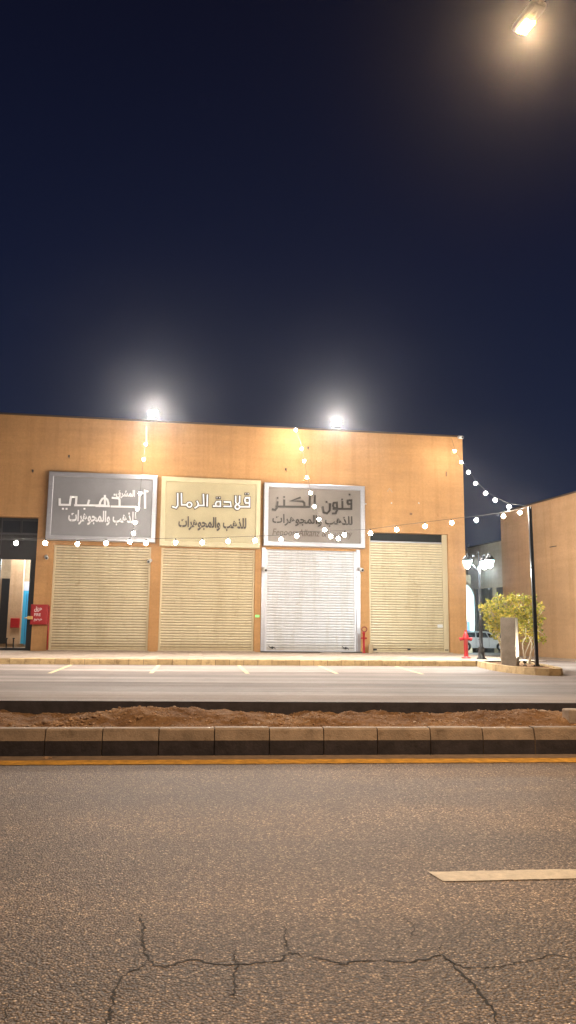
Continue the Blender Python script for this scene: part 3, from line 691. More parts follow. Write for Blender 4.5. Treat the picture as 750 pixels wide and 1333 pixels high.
def stroke_mesh(b, strokes, w, y, thick, side=None, dotr=None):
    """letter strokes (in panel metres) as mitred raised bars; a single point is a dot"""
    for i, st in enumerate(strokes):
        yy = y - .0007 * (i % 5); P = [Vector((p[0], p[1])) for p in st]
        if len(P) == 1:
            c = P[0]; r = dotr or w * .62; poly = [Vector((c.x + r * math.cos(a), c.y + r * math.sin(a))) for a in [PI / 4 + k * PI / 2 for k in range(4)]]
        else:
            closed = (P[0] - P[-1]).length < 1e-4
            if closed: P = P[:-1]
            n = len(P); Lf = []; Rt = []
            for k in range(n):
                a = (P[k] - P[k - 1]).normalized() if (k > 0 or closed) else None
                c = (P[(k + 1) % n] - P[k]).normalized() if (k < n - 1 or closed) else None
                if a is None: a = c
                if c is None: c = a
                na = Vector((-a.y, a.x)); nc = Vector((-c.y, c.x)); m = (na + nc); m = m.normalized() if m.length > 1e-6 else na
                q = w / 2 / max(.45, m.dot(na)); e = Vector((0, 0))
                if not closed and k == 0: e = -a * w * .45
                if not closed and k == n - 1: e = a * w * .45
                Lf.append(P[k] + m * q + e); Rt.append(P[k] - m * q + e)
            rng = range(n if closed else n - 1); b.mi = 0
            vs = [(p.x, yy, p.y) for p in Lf] + [(p.x, yy, p.y) for p in Rt] + [(p.x, yy + thick, p.y) for p in Lf] + [(p.x, yy + thick, p.y) for p in Rt]
            for k in rng:
                j = (k + 1) % n
                b.mi = 0; b.add([vs[k], vs[j], vs[n + j], vs[n + k]], [[0, 1, 2, 3]])
                b.mi = 1; b.add([vs[k], vs[j], vs[2 * n + j], vs[2 * n + k]], [[0, 1, 2, 3]]); b.add([vs[n + k], vs[n + j], vs[3 * n + j], vs[3 * n + k]], [[0, 1, 2, 3]])
            if not closed:
                for k in (0, n - 1): b.add([vs[k], vs[n + k], vs[3 * n + k], vs[2 * n + k]], [[0, 1, 2, 3]])
            continue
        n = len(poly); vs = [(p.x, yy, p.y) for p in poly] + [(p.x, yy + thick, p.y) for p in poly]
        b.mi = 0; b.add(vs[:n], [list(range(n))]); b.mi = 1
        for k in range(n): b.add([vs[k], vs[(k + 1) % n], vs[n + (k + 1) % n], vs[n + k]], [[0, 1, 2, 3]])
def ring(cx, cy, r, n=14): return [(cx + r * math.cos(2 * PI * k / n), cy + r * math.sin(2 * PI * k / n)) for k in range(n + 1)]

SD = .30     # sign depth in front of the wall
def sign(name, label, u0, u1, z0, z1, fr, mf, mp, dep=SD):
    t = thing(name, label, 'sign', fw(u0, 0, z0), TH, 'shop signs over the shutters'); w = u1 - u0; h = z1 - z0
    b = MB()      # mitred frame with a sloping inner face
    def loop(i, y): return [(i, y, i), (w - i, y, i), (w - i, y, h - i), (i, y, h - i)]
    rings = [loop(0, -.006), loop(0, -dep), loop(.02, -dep - .02), loop(fr - .02, -dep - .02), loop(fr, -dep), loop(fr + .01, -dep + .05)]
    vs = [p for r in rings for p in r]
    b.add(vs, [[i * 4 + k, i * 4 + (k + 1) % 4, (i + 1) * 4 + (k + 1) % 4, (i + 1) * 4 + k] for i in range(5) for k in range(4)]); b.add(rings[0], [[0, 1, 2, 3]])
    b.build('frame', mf, t)
    b = MB(); b.box(fr - .01, w - fr + .01, -dep + .03, -dep + .05, fr - .01, h - fr + .01); b.build('panel', mp, t)
    return t
def L(px, py, u0, z0, dep=SD):        # pixel on the sign face -> metres on the panel
    u, z = fpx(px, py, dep); return (u - u0, z - z0)
def LS(strokes, sc_, ox, oy, u0, z0): return [[L(ox + x / sc_, oy + y / sc_, u0, z0) for x, y in st] for st in strokes]
A = -10.06; sg1 = sign('shop_sign', 'silver grey framed sign with white raised lettering, over the left shutter', A, -5.63, 5.10, 7.95, .20, M_SILVER, M_PGREY)
Z = 5.10
K = 10.714
st = LS([[(700 + 0, 355), (300, 353)], [(310, 353), (318, 240), (242, 235), (225, 348), (85, 345), (84, 268)], [(478, 340), (492, 288)], [(430, 402)], [(130, 402)], [(180, 402)]], K, 70, 625, A, Z)
st += LS([[(665, 160), (630, 150), (632, 388)], [(585, 180), (556, 178), (545, 375), (165, 370)], [(180, 250), (262, 256), (276, 275), (276, 362)], [(-45, 362), (130, 366)], [(-6, 365), (8, 305), (36, 262), (75, 250), (106, 275), (120, 320), (120, 362)], [(72, 222), (72, 345)], [(207, 205)]], K, 130, 625, A, Z)
b = MB(); stroke_mesh(b, st, .088, -SD - .035, .06); b.build('lettering', [M_LW, M_LSIDE], sg1)
b = MB(); b.mi = 0
a0 = L(88.5, 682, A, Z); a1 = L(177.5, 667.5, A, Z); word_mesh(b, shape('للذهب والمجوهرات'), a0[0], a1[0], a0[1] - .02, a1[1] + .04, -SD + .0, .028, .03)
a0 = L(151, 648.5, A, Z); a1 = L(176, 638, A, Z); word_mesh(b, shape('المشرق'), a0[0], a1[0], a0[1], a1[1], -SD + .0, .03, .03)
b.build('small_lettering', M_LW, sg1)
A = -5.46; Z = 4.98; sg2 = sign('shop_sign', 'cream framed sign with white and dark outlined lettering, middle of the three signs', A, -1.24, 4.98, 7.92, .20, M_FCREAM, M_PCREAM)
K = 11.54
st = LS([[(635, 110), (630, 272)], [(575, 105), (582, 265), (490, 266)], [(482, 205), (500, 240), (488, 280), (450, 302)], ring(365, 256, 36), [(330, 258), (248, 258), (245, 90)], [(190, 90), (190, 268), (165, 302), (112, 285)]], K, 215, 635, A, Z)
st += LS([[(632, 288), (632, 152), (572, 154), (562, 190), (572, 228), (620, 230)], [(632, 288), (480, 286)], ring(450, 288, 34), [(425, 130), (425, 215), (442, 248)], [(485, 130), (485, 215), (462, 248)], [(255, 213), (345, 215), (355, 282), (250, 280)], [(92, 276), (195, 280), (195, 207), (140, 210), (122, 245), (134, 272)], [(575, 92)], [(612, 92)], [(145, 152)], [(185, 150)]], K, 270, 635, A, Z)
b = MB(); stroke_mesh(b, st, .125, -SD + .0, .03); b.build('letter_outline', [M_LSIDE, M_LSIDE], sg2)
b = MB(); stroke_mesh(b, st, .068, -SD - .03, .028, dotr=.03); b.build('lettering', [M_LW, M_LSIDE], sg2)
b = MB(); a0 = L(232, 690, A, Z); a1 = L(321, 676, A, Z); word_mesh(b, shape('للذهب والمجوهرات'), a0[0], a1[0], a0[1], a1[1] + .05, -SD + .0, .03, .03); b.build('small_lettering', mat('grey_letter', (.10, .085, .075), .5), sg2)
A = -1.09; Z = 5.10; sg3 = sign('shop_sign', 'silver framed taupe sign with dark lettering, over the white shutter', A, 3.36, 5.10, 7.84, .20, M_SILVER, M_PTAUPE)
st = LS([[(668, 140), (662, 312), (125, 305)], [(505, 162), (365, 212), (555, 222), (578, 245), (582, 305)], [(250, 205), (250, 305)], [(142, 235), (132, 325), (105, 362), (62, 352)], [(248, 150)], [(142, 165)]], 12.5, 350, 635, A, Z)
st += LS([[(57, 122), (52, 310)], [(605, 320), (605, 188), (552, 192), (545, 222), (560, 246), (600, 248)], [(605, 320), (335, 318)], [(470, 212), (470, 312)], [(390, 340), (388, 222), (338, 226), (328, 270), (345, 302), (385, 304)], [(390, 330), (370, 384), (325, 386)], [(285, 245), (280, 340), (240, 385), (190, 370), (175, 292)], [(578, 102)], [(465, 176)], [(233, 212)]], K, 405, 635, A, Z)
b = MB(); stroke_mesh(b, st, .085, -SD - .02, .045); b.build('lettering', [M_LD, M_LD], sg3)
b = MB(); a0 = L(354.5, 684, A, Z); a1 = L(459, 673, A, Z); word_mesh(b, shape('للذهب والمجوهرات'), a0[0], a1[0], a0[1], a1[1] + .03, -SD + .0, .022, .03); b.build('small_lettering', M_LD, sg3)
b = MB(); a0 = L(354, 699.5, A, Z); a1 = L(459, 691, A, Z); word_mesh(b, 'Fenoon Alkanz & Jewelry', a0[0], a1[0] - .06, a0[1], a1[1], -SD + .01, .006, .02, shear=.07); b.build('latin_lettering', mat('brown_letter', (.09, .065, .05), .5), sg3)

# ------------------------------------------------------------------ things on the facade
def cctv(px, py, lb, flip=1, off=0.0):
    u, z = fpx(px, py); t = thing('security_camera', lb, 'camera', fw(u, -off, z), TH, 'small white security cameras on the facade')
    b = MB(); b.box(-.035, .035, -.03, 0, -.035, .035, bev=.008); b.tube([(0, -.03, 0), (0, -.10, .0)], .014, 8); b.build('mount', M_WHITE, t)
    b = MB(); b.tube([(-.02 * flip, -.08, .01), (.05 * flip, -.36, -.07)], .075, 12); b.build('camera_body', M_WHITE, t)
    b = MB(); b.tube([(.049 * flip, -.356, -.069), (.053 * flip, -.372, -.073)], .05, 12); b.build('camera_lens', M_BLACK, t)
cctv(61, 725, 'white security camera above the red hose cabinet, left of the left shutter')
cctv(195.5, 730, 'white security camera on the pier between the two cream shutters', -1)
cctv(343, 741, 'white security camera at the left side of the white shutter', 1, .05)
cctv(467.5, 741, 'white security camera at the right side of the white shutter', 1, .05)
cctv(597, 570, 'white security camera at the top right corner of the ochre facade', 1)
u, z = fpx(335, 802); b = MB(); b.box(-.09, .09, -.02, 0, -.055, .055, bev=.008); o = b.build('green_sticker', mat('green_plate', (.25, .75, .22), .4, emit=(.35, 1, .3), es=.35), loc=fw(u, -.003, z), rz=TH); tag(o, 'small green sticker with a faint added glow, on the pier right of the middle shutter', 'sticker')  # green sticker; a slight glow is put into its material

# red hose cabinet on its post
(u0, z0), (u1, z1) = fpx(39, 813, .25), fpx(63, 787, .25)
t = thing('fire_hose_cabinet', 'red fire hose cabinet with white lettering on a slim post beside the left shutter', 'hose cabinet', fw((u0 + u1) / 2, -.04, ZS + .001), TH)
w = (u1 - u0); cz0 = z0 - ZS; cz1 = z1 - ZS
b = MB(); b.box(-w / 2, w / 2, -.24, 0, cz0, cz1, bev=.02); b.build('cabinet_box', M_RED, t)
b = MB(); b.box(-w / 2 + .05, w / 2 - .05, -.262, -.242, cz0 + .05, cz1 - .05, bev=.008); dr_ = b.build('cabinet_door', mat('red_door', (.42, .012, .016), .35, coat=.3), t)
b = MB(); word_mesh(b, shape('حريق'), -w * .28, w * .16, cz0 + .50, cz1 - .09, -.268, .03, .004); word_mesh(b, 'FIRE', -w * .27, w * .10, cz0 + .34, cz0 + .45, -.268, .02, .004); word_mesh(b, shape('خرطوم'), -w * .27, w * .20, cz0 + .12, cz0 + .27, -.268, .025, .004); b.build('cabinet_lettering', mat('pale_letter', (.8, .66, .66), .5), dr_)
b = MB(); b.box(-w / 2 - .10, -w / 2 + .10, -.33, -.262, cz0 + .20, cz0 + .33, bev=.015); b.tube([(-w / 2 - .08, -.29, cz0 + .27), (-w / 2 - .22, -.31, cz0 + .25)], .02, 8); b.build('nozzle', mat('brass', (.75, .5, .18), .35, metal=.6), t)
b = MB(); b.tube([(w / 2 + .03, -.10, 0), (w / 2 + .03, -.10, cz1 - .06)], .028, 10); b.box(w / 2 - .01, w / 2 + .06, -.14, -.05, 0, .02); b.box(w / 2 - .002, w / 2 + .04, -.12, -.08, cz1 - .16, cz1 - .11); b.build('post', M_RED, t)

# floodlights on the parapet
def flood(px, lb, tx):
    u, _ = fpx(px, 556); t = thing('floodlight', lb, 'floodlight', fw(u, .10, ZT + .076), TH, 'floodlights on the parapet')
    b = MB(); b.box(-.10, .10, -.10, .06, 0, .012); b.tube([(-.20, -.04, .10), (-.20, -.04, .012), (.20, -.04, .012), (.20, -.04, .10)], .015, 8); b.tube([(-.2, -.04, .09), (-.2, -.06, .26)], .015, 8); b.tube([(.2, -.04, .09), (.2, -.06, .26)], .015, 8); b.build('bracket', M_BLACK, t)
    R = Matrix.Translation((0, -.10, .27)) @ Matrix.Rotation(math.radians(-32), 4, 'X')
    b = MB(); b.box(-.19, .19, -.05, .09, -.16, .16, bev=.02, M=R)
    for k in range(7): b.box(-.17 + k * .055, -.155 + k * .055, .09, .13, -.13, .13, M=R)
    b.build('housing', M_DARK, t)
    b = MB(); b.box(-.18, .18, -.062, -.052, -.15, .15, M=R); le = b.build('lens', M_FLENS, t)
    lamp('flood_beam', 'SPOT', P_FLOOD, (1.0, .93, .86), le, R @ Vector((0, -.10, 0)), .14, target=(tx, -13.5, -8.0), spot=136, blend=.9)
flood(199, 'left one of the two bright white floodlights on the parapet, above the grey sign', -1)
flood(438, 'right one of the two bright white floodlights on the parapet, above the taupe sign', 1)

# red standpipe with a hose ring left of the fourth shutter
u, _ = fpx(474, 852, .45); t = thing('standpipe', 'slim red standpipe with a ring on top, left of the fourth shutter', 'standpipe', fw(u, -.42, ZS + .001), TH)
b = MB(); b.lathe([(.085, 0), (.085, .03), (.05, .04), (.05, .80), (.065, .81), (.065, .86), (.04, .90)], 14); b.build('pipe', M_RED, t)
b = MB(); vs = [(.02 + .11 * math.cos(a), -.02, .99 + .10 * math.sin(a)) for a in [2 * PI * k / 16 for k in range(17)]]; b.tube(vs, .022, 8); b.build('valve_wheel', mat('dark_red_wheel', (.22, .02, .02), .5), t)
b = MB(); b.tube([(-.13, 0, .62), (.13, 0, .62)], .035, 10); b.build('outlet', M_RED, t)
u, _ = fpx(483, 850, .35); b = MB(); b.box(-.09, .09, -.10, .0, 0, .36, bev=.01); o = b.build('junction_box', mat('tan_box', (.45, .33, .20), .6), loc=fw(u, -.26, ZS + .001), rz=TH); tag(o, 'low tan service box at the foot of the wall beside the red standpipe', 'service box')

# hydrant near the corner of the building
q = at_z(607, 857, ZS); t = thing('fire_hydrant', 'red two-headed fire hydrant standing by the right corner of the shops', 'hydrant', (q.x, q.y, ZS + .001), .2)
b = MB(); b.lathe([(.16, 0), (.16, .03), (.085, .05), (.075, .10), (.075, .62), (.11, .64), (.11, .68), (.10, .78), (.05, .87), (.03, .92)], 18); b.build('barrel', M_RED, t)
for s in (-1, 1): b = MB(); b.tube([(s * .06, 0, .66), (s * .19, 0, .66), (s * .19, 0, .66), (s * .22, 0, .65)], [.05, .05, .065, .065], 12); b.build('nozzle', M_RED, t)
b = MB(); b.box(-.03, .03, -.03, .03, .92, .97); b.build('valve_nut', M_RED, t)

# ------------------------------------------------------------------ right hand building and what lies beyond
WA = Vector((11.2, 34.7, 0)); WD = Vector((.69, -2.56, 0)).normalized()     # its visible wall runs towards us
wl = WA - WD * 2.83      # far corner
ang = math.atan2(WD.y, WD.x)
rb = thing('side_building', 'plain tan stuccoed building at the right, behind the black pole', 'building', (wl.x, wl.y, 0), ang)
# local x runs from the far corner towards the road, local y points away from the alley
b = MB(); b.box(0, 12.5, 0, 14, .1, 7.35); b.build('wall', M_WALL2, rb)
b = MB(); b.box(-.03, 12.53, -.03, 14.03, 7.352, 7.42); b.build('coping', M_COPE, rb)
b = MB(); b.box(0, 12.5, -.16, -.002, .05, .50); b.build('plinth', M_PAVE, rb)
b = MB(); b.box(4.0, 4.5, -.012, -.001, 5.25, 5.29); b.build('scratch', M_COPE, rb)
b = MB(); b.box(-1, 14, -1.3, -.17, .1, .47); b.build('side_pavement', M_PAVE, loc=(wl.x, wl.y, 0), rz=ang, kind='structure')

q = at_y(650, 800, 66); q2 = Vector((q.x, 66, 0)) - WD * 5.3
fb = thing('far_building', 'pale building across the lane with tall dark openings, behind the parked car', 'building', (q2.x, q2.y, 0), ang)
# visible wall: local x towards us; doors measured on that plane
def far_uv(px, py):
    d = ray(px, py); n = Vector((-WD.y, WD.x, 0)); tt = (q2 - EYE).dot(n) / d.dot(n); p = EYE + d * tt; return (p - q2).dot(WD), p.z
hs = []
for (pa, pb, pt) in ((617.5, 641, 767), (643.5, 660, 765)):
    (x0, zt), (x1, _) = far_uv(pa, pt), far_uv(pb, pt); hs.append((x0, x1, -1.0, zt))
b = MB(); wall_holes(b, 0, 18, -1.2, 9.35, hs, 0, .35)
b.build('wall', M_WALL3, fb)
b = MB(); b.box(.0, .35, .352, 16, -1.2, 9.35); b.box(0, 18, 15.6, 16, -1.2, 9.34); b.build('end_wall', M_WALL3, fb)
b = MB(); b.box(-.05, 18.05, -.05, .4, 9.352, 9.45); b.box(-.05, .4, .41, 16, 9.352, 9.45); b.build('coping', M_COPE, fb)
for x0, x1, _, zt in hs:
    b = MB(); b.box(x0, x1, .2, .26, -1.1, zt)
    for k in range(1, 4): xx = x0 + (x1 - x0) * k / 4; b.box(xx - .05, xx + .05, .14, .2, -1.1, zt)
    b.build('door', mat('grey_brown_door', (.085, .065, .06), .5), fb)
# front of the neighbouring hall with a lit pointed arch
yb = 64.0
def ff(px, py, y=yb): p = at_y(px, py, y); return p.x, p.z
xa, zt = ff(596, 717, 73.5); xb, _ = ff(613.5, 717, 73.5)
hb0 = thing('rear_building', 'plain dull grey building closing the end of the lane, above the arched hall', 'building', (xa, 73.5, 0))
b = MB(); b.box(-6, xb - xa, 0, 8, -1.2, zt); b.build('wall', M_WALL3, hb0)
b = MB(); b.box(-6.03, xb - xa + .03, -.04, .3, zt + .002, zt + .12); b.build('coping', M_COPE, hb0)
b = MB(); b.box(-.13, .13, -.1, .1, 0, .45, bev=.03); b.box(-.05, .05, -.05, .05, .45, .7); b.build('roof_vent', M_WHITE, hb0, loc=(ff(612, 712, 73.5)[0] - xa, .6, zt + .01))
x0, zt = ff(585, 748); x1, _ = ff(612.5, 748)
hb = thing('arched_hall', 'low pale hall at the end of the lane with a brightly lit white pointed arch', 'building', (x0, yb, 0))
b = MB(); b.box(0, x1 - x0, 0, 6, -1.2, zt); b.build('wall', M_WALL3, hb)
b = MB(); pts = [ff(600, 829), ff(616.8, 829), ff(616.3, 776), ff(612.5, 767), ff(607.5, 761), ff(603, 766), ff(600, 772)]
n = len(pts); vs = [(x - x0, -.25, z) for x, z in pts] + [(x - x0, -.003, z) for x, z in pts]
b.add(vs, [list(range(n)), [n + i for i in range(n)][::-1]] + [[i, (i + 1) % n, n + (i + 1) % n, n + i] for i in range(n)]); ar = b.build('arch', mat('white_cladding', (.62, .72, .74), .5), hb)
(xa, za), (xb2, zb2) = ff(605, 828), ff(610.5, 809); b = MB(); b.box(xa - x0, xb2 - x0, -.32, -.26, za, zb2); b.build('door', mat('blue_door', (.05, .10, .32), .4), hb)
lamp('arch_lamp', 'POINT', 1300, (.70, .97, 1.0), ar, (pts[0][0] - x0, -2.6, 2.6), .3)

# parked car
g0 = at_y(630, 847.5, 60)
car = thing('parked_car', 'white hatchback parked across the lane behind the lamp post', 'car', (g0.x, 60, g0.z), math.radians(-14))
prof = [(-1.98, .42), (-2.02, .62), (-1.98, .95), (-1.90, 1.08), (-1.60, 1.42), (-1.35, 1.50), (.20, 1.50), (.45, 1.44), (1.12, 1.02), (1.85, .90), (2.05, .76), (2.08, .50), (2.0, .30), (1.72, .26)]
def arch(cx): return [(cx + .37 * math.cos(a), .32 + .37 * math.sin(a)) for a in [PI * k / 8 for k in range(1, 8)]]
bot = [(1.66, .24)] + arch(1.29) + [(.92, .24), (-.90, .24)] + arch(-1.27) + [(-1.64, .24), (-1.9, .28)]
poly = prof + bot; b = MB(); n = len(poly)
secs = [(-.88, .94, .93), (-.90, 1, 1), (.90, 1, 1), (.88, .94, .93)]
def taper(z): return 1 - .20 * max(0, (z - .95) / .55)
for (y, s) in ((-.88, .98), (0, 1.0)): pass
rowsv = []
for y in (-.88, -.84, .84, .88):
    k = .975 if abs(y) > .86 else 1.0
    rowsv.append([(x * k, y * taper(z), .24 + (z - .24) * (k if z > .5 else 1)) for x, z in poly])
vs = [p for r in rowsv for p in r]
b.add(vs, [[i * n + k, i * n + (k + 1) % n, (i + 1) * n + (k + 1) % n, (i + 1) * n + k] for i in range(3) for k in range(n)])
b.add(rowsv[0], [list(range(n))]); b.add(rowsv[3], [list(range(n))]); b.build('body', M_CARW, car)
for s in (-1, 1):
    b = MB()
    for pl in ([(-1.42, 1.05), (-1.38, 1.36), (-.62, 1.40), (-.60, 1.03)], [(-.52, 1.03), (-.54, 1.40), (.15, 1.40), (.36, 1.03)], [(.42, 1.03), (.26, 1.36), (.46, 1.33), (.88, 1.03)]):
        b.add([(x, s * (.885 * taper(z) + .012), z) for x, z in pl], [[0, 1, 2, 3]])
    b.build('side_window', M_CARG, car)
    for x in (-.56, .40): b = MB(); b.box(x - .008, x + .008, s * .893 - .006, s * .893 + .006, .35, 1.0); b.build('door_gap', M_DARK, car)
    b = MB(); b.box(-.40, -.20, s * .90 - .01, s * .90 + .01, .86, .89); b.build('door_handle', M_DARK, car)
    for x in (-1.27, 1.29):
        b = MB(); b.lathe([(.20, -.10), (.30, -.10), (.325, -.06), (.325, .06), (.30, .10), (.20, .10)], 24, (x, s * .80, .325), 'Y'); w_ = b.build('wheel', M_TYRE, car)
        b = MB(); b.lathe([(.04, .0), (.205, .0), (.21, s * .095), (.17, s * .105), (.05, s * .10)], 16, (x, s * .80, .325), 'Y'); b.build('rim', M_RIM, w_)
    b = MB(); b.box(1.93, 2.07, s * .62 - .15, s * .62 + .15, .64, .80, bev=.02); b.build('headlight', M_GLASS, car)
    b = MB(); b.box(-2.03, -1.93, s * .70 - .10, s * .70 + .10, .72, .98, bev=.02); b.build('taillight', M_RED, car)
    b = MB(); b.box(.62, .78, s * .98 - .09, s * .98 + .07, .98, 1.10, bev=.03); b.build('mirror', M_CARW, car)
b = MB(); b.add([(.50, -.66, 1.42), (.50, .66, 1.42), (1.10, .78, 1.045), (1.10, -.78, 1.045)], [[0, 1, 2, 3]]); b.build('windscreen', M_CARG, car)

# ------------------------------------------------------------------ street furniture on the island
q = at_z(627, 858, ZS)
lp = thing('lantern_post', 'black ornamental lamp post with three glowing white lanterns, behind the island', 'street lamp', (q.x, q.y, ZS - .02), 0)
H = 3.50
b = MB(); b.lathe([(.17, 0), (.17, .05), (.11, .09), (.095, .35), (.12, .38), (.06, .44), (.055, 1.3), (.07, 1.33), (.045, 1.37), (.04, H - .35), (.055, H - .33), (.03, H - .28), (.03, H + .05), (.05, H + .09), (.01, H + .2)], 16); b.build('post', M_BLACK, lp)
for a in (180, 48, -40):
    ca, sa = math.cos(math.radians(a)), math.sin(math.radians(a)); R_ = .40
    b = MB(); b.tube([(ca * r, sa * r, z) for r, z in ((.02, H - .45), (.12, H - .40), (.22, H - .25), (.28, H - .02), (.34, H + .10), (R_, H + .12))], .014, 8)
    b.tube([(ca * r, sa * r, z) for r, z in ((.06, H - .05), (.16, H + .06), (.24, H + .02), (.20, H - .06))], .010, 6)
    arm_ = b.build('arm', M_BLACK, lp)
    c = (ca * R_, sa * R_, 0)
    b = MB(); b.lathe([(.18, H - .13), (.175, H - .10), (.12, H - .02), (.05, H + .05), (.02, H + .12)], 18, c); b.build('lantern_cap', M_BLACK, arm_)
    b = MB(); b.lathe([(.02, H - .40), (.07, H - .38), (.115, H - .30), (.145, H - .21), (.165, H - .135)], 18, c); ls = b.build('lantern_shade', M_LLENS, arm_)
    lamp('lantern_light', 'POINT', P_LANTERN, (.90, 1.0, .98), ls, (c[0] * 1.05, c[1] * 1.05, H - .50), .07)

lane = copy_tree(lp); lane.location = (10.6, 51.0, .0); lane['label'] = 'unseen lantern post added to light the lane, hidden behind the shops'  # lantern copy added out of sight to brighten the far building
PB = at_z(699, 866, ZS); PZ = at_y(689.5, 660, PB.y + .05)
pole = thing('festoon_pole', 'tall black square pole at the right end of the island holding the string lights', 'pole', (PB.x, PB.y, ZS - .03), 0)
dx, dy = PZ.x - PB.x, .05; hh = PZ.z - (ZS - .03)
b = MB(); b.add([(-.045, -.045, 0), (.045, -.045, 0), (.045, .045, 0), (-.045, .045, 0), (dx - .045, dy - .045, hh), (dx + .045, dy - .045, hh), (dx + .045, dy + .045, hh), (dx - .045, dy + .045, hh)], [[0, 1, 2, 3], [4, 5, 6, 7], [0, 1, 5, 4], [1, 2, 6, 5], [2, 3, 7, 6], [3, 0, 4, 7]]); b.build('shaft', M_BLACK, pole)
b = MB(); b.box(-.13, .13, -.13, .13, -.01, .015); b.lathe([(.02, .0), (.02, .04)], 8, (.1, .1, 0)); b.lathe([(.02, .0), (.02, .04)], 8, (-.1, -.1, 0)); b.build('base_plate', M_BLACK, pole)
b = MB(); b.tube([(dx, dy, hh - .04), (dx + .0, dy - .09, hh - .04), (dx, dy - .11, hh - .0), (dx, dy - .09, hh + .03)], .008, 6); b.build('hook', M_SILVER, pole)
PTOP = Vector((PB.x + dx, PB.y + dy - .09, ZS - .03 + hh - .02))

# stone slab and its ground uplight, white stemmed shrub
qs = at_z(665.5, 865, ZS); b = MB()
b.box(-.21, .21, -.12, .20, -.08, 1.33, bev=.012)
slab = b.build('stone_slab', M_CONC, loc=(qs.x, qs.y + .1, ZS - .02), rz=math.radians(-30)); tag(slab, 'upright grey concrete slab standing between the two shrubs on the island', 'stone slab')
qu = at_z(683.5, 866.8, ZS - .03)
up = thing('ground_uplight', 'small ground uplight at the foot of the white stemmed shrub', 'uplight', (qu.x, qu.y, ZS - .03))
b = MB(); b.lathe([(.05, 0), (.05, .02), (.015, .03), (.015, .07), (.045, .08), (.055, .15)], 14); b.build('housing', M_BLACK, up)
b = MB(); b.lathe([(.048, .151), (.048, .156)], 14); le = b.build('lens', M_ULENS, up)
lamp('uplight_beam', 'SPOT', P_UPLIGHT, (1.0, .92, .70), le, (0, 0, .19), .03, target=(.10, .30, 1.0), spot=130, blend=.5)
lamp('uplight_beam', 'SPOT', P_UPLIGHT * 1.3, (1.0, .95, .78), le, (-.01, 0, .19), .03, target=(-.45, .06, .75), spot=80, blend=.6)

def leaf_material(name, c0, c1, c2):
    m = bpy.data.materials.new(name); m.use_nodes = True; nt = m.node_tree; bs = nt.nodes['Principled BSDF']
    g = N(nt, 'ShaderNodeNewGeometry'); col = ramp(nt, g.outputs['Random Per Island'], [(0, c0), (.55, c1), (1, c2)])
    nt.links.new(col, bs.inputs['Base Color']); bs.inputs['Roughness'].default_value = .5
    tr = N(nt, 'ShaderNodeBsdfTranslucent'); nt.links.new(col, tr.inputs[0]); mx = N(nt, 'ShaderNodeMixShader'); mx.inputs[0].default_value = .3
    nt.links.new(bs.outputs[0], mx.inputs[1]); nt.links.new(tr.outputs[0], mx.inputs[2]); nt.links.new(mx.outputs[0], nt.nodes['Material Output'].inputs[0]); return m
M_LEAF = leaf_material('shrub_leaf', (.13, .17, .03), (.42, .38, .055), (.72, .54, .09))
def shrub(label, base, stems, clumps, bark, lsz=.085, nleaf=115):
    t = thing('shrub', label, 'shrub', base, 0, 'shrubs on the island'); o0 = Vector(base)
    b = MB(); tips = []
    for st in stems:
        P = [Vector(p) for p in st[0]]; r = st[1]; Q = []
        for i in range(len(P) - 1):
            for k in range(5): Q.append(P[i].lerp(P[i + 1], k / 5) + Vector((random.uniform(-1, 1), random.uniform(-1, 1), 0)) * .008)
        Q.append(P[-1]); b.tube(Q, [r * (1 - .6 * i / len(Q)) for i in range(len(Q))], 7); tips.append(Q[-1]); tips.append(Q[len(Q) * 2 // 3])
    lf = MB()
    for c, rad in clumps:
        c = Vector(c); tip = min(tips, key=lambda q: (q - c).length); mid = tip.lerp(c, .5) + Vector((random.uniform(-1, 1), random.uniform(-1, 1), 0)) * .05
        b.tube([tip, mid, c], [.010, .007, .004], 5)
        for k in range(int(nleaf * (rad / .2) ** 2)):
            d = Vector((random.gauss(0, 1), random.gauss(0, 1), random.gauss(0, .8))); d = d.normalized() * rad * random.random() ** .45
            p = c + d; ax = (d.normalized() * .6 + Vector((random.uniform(-1, 1), random.uniform(-1, 1), random.uniform(-.3, .9)))).normalized(); sd = ax.cross(Vector((random.uniform(-1, 1), random.uniform(-1, 1), random.uniform(-1, 1)))).normalized()
            L_ = lsz * random.uniform(.7, 1.4); w_ = L_ * .32; nrm = ax.cross(sd) * w_ * .35
            lf.add([p, p + ax * L_ * .5 + sd * w_ + nrm, p + ax * L_, p + ax * L_ * .5 - sd * w_ + nrm], [[0, 1, 2], [0, 2, 3]])
    b.build('stems', bark, t); lf.build('foliage', M_LEAF, t); return t
def isp(px, py, y, base): p = at_y(px, py, y); return tuple(p - Vector(base))
bl = at_z(654, 864, ZS - .03); yb_ = bl.y
cl = []
for px, py, r in ((630, 794, .10), (637, 789, .14), (645, 786, .18), (655, 783, .18), (664, 780, .15), (671, 783, .15), (633, 803, .10), (641, 800, .17), (650, 799, .2), (660, 796, .2), (668, 796, .16), (640, 811, .14), (648, 812, .16), (656, 812, .14), (643, 820, .10), (637, 796, .12), (648, 777, .08), (627, 790, .06), (651, 824, .08), (634, 783, .07), (636, 806, .12), (652, 806, .16), (662, 806, .14), (646, 818, .12), (638, 818, .08), (656, 820, .10), (644, 828, .09), (650, 834, .07), (636, 814, .10), (629, 797, .07)):
    cl.append((isp(px, py, yb_ + random.uniform(-.25, .3), bl), r))
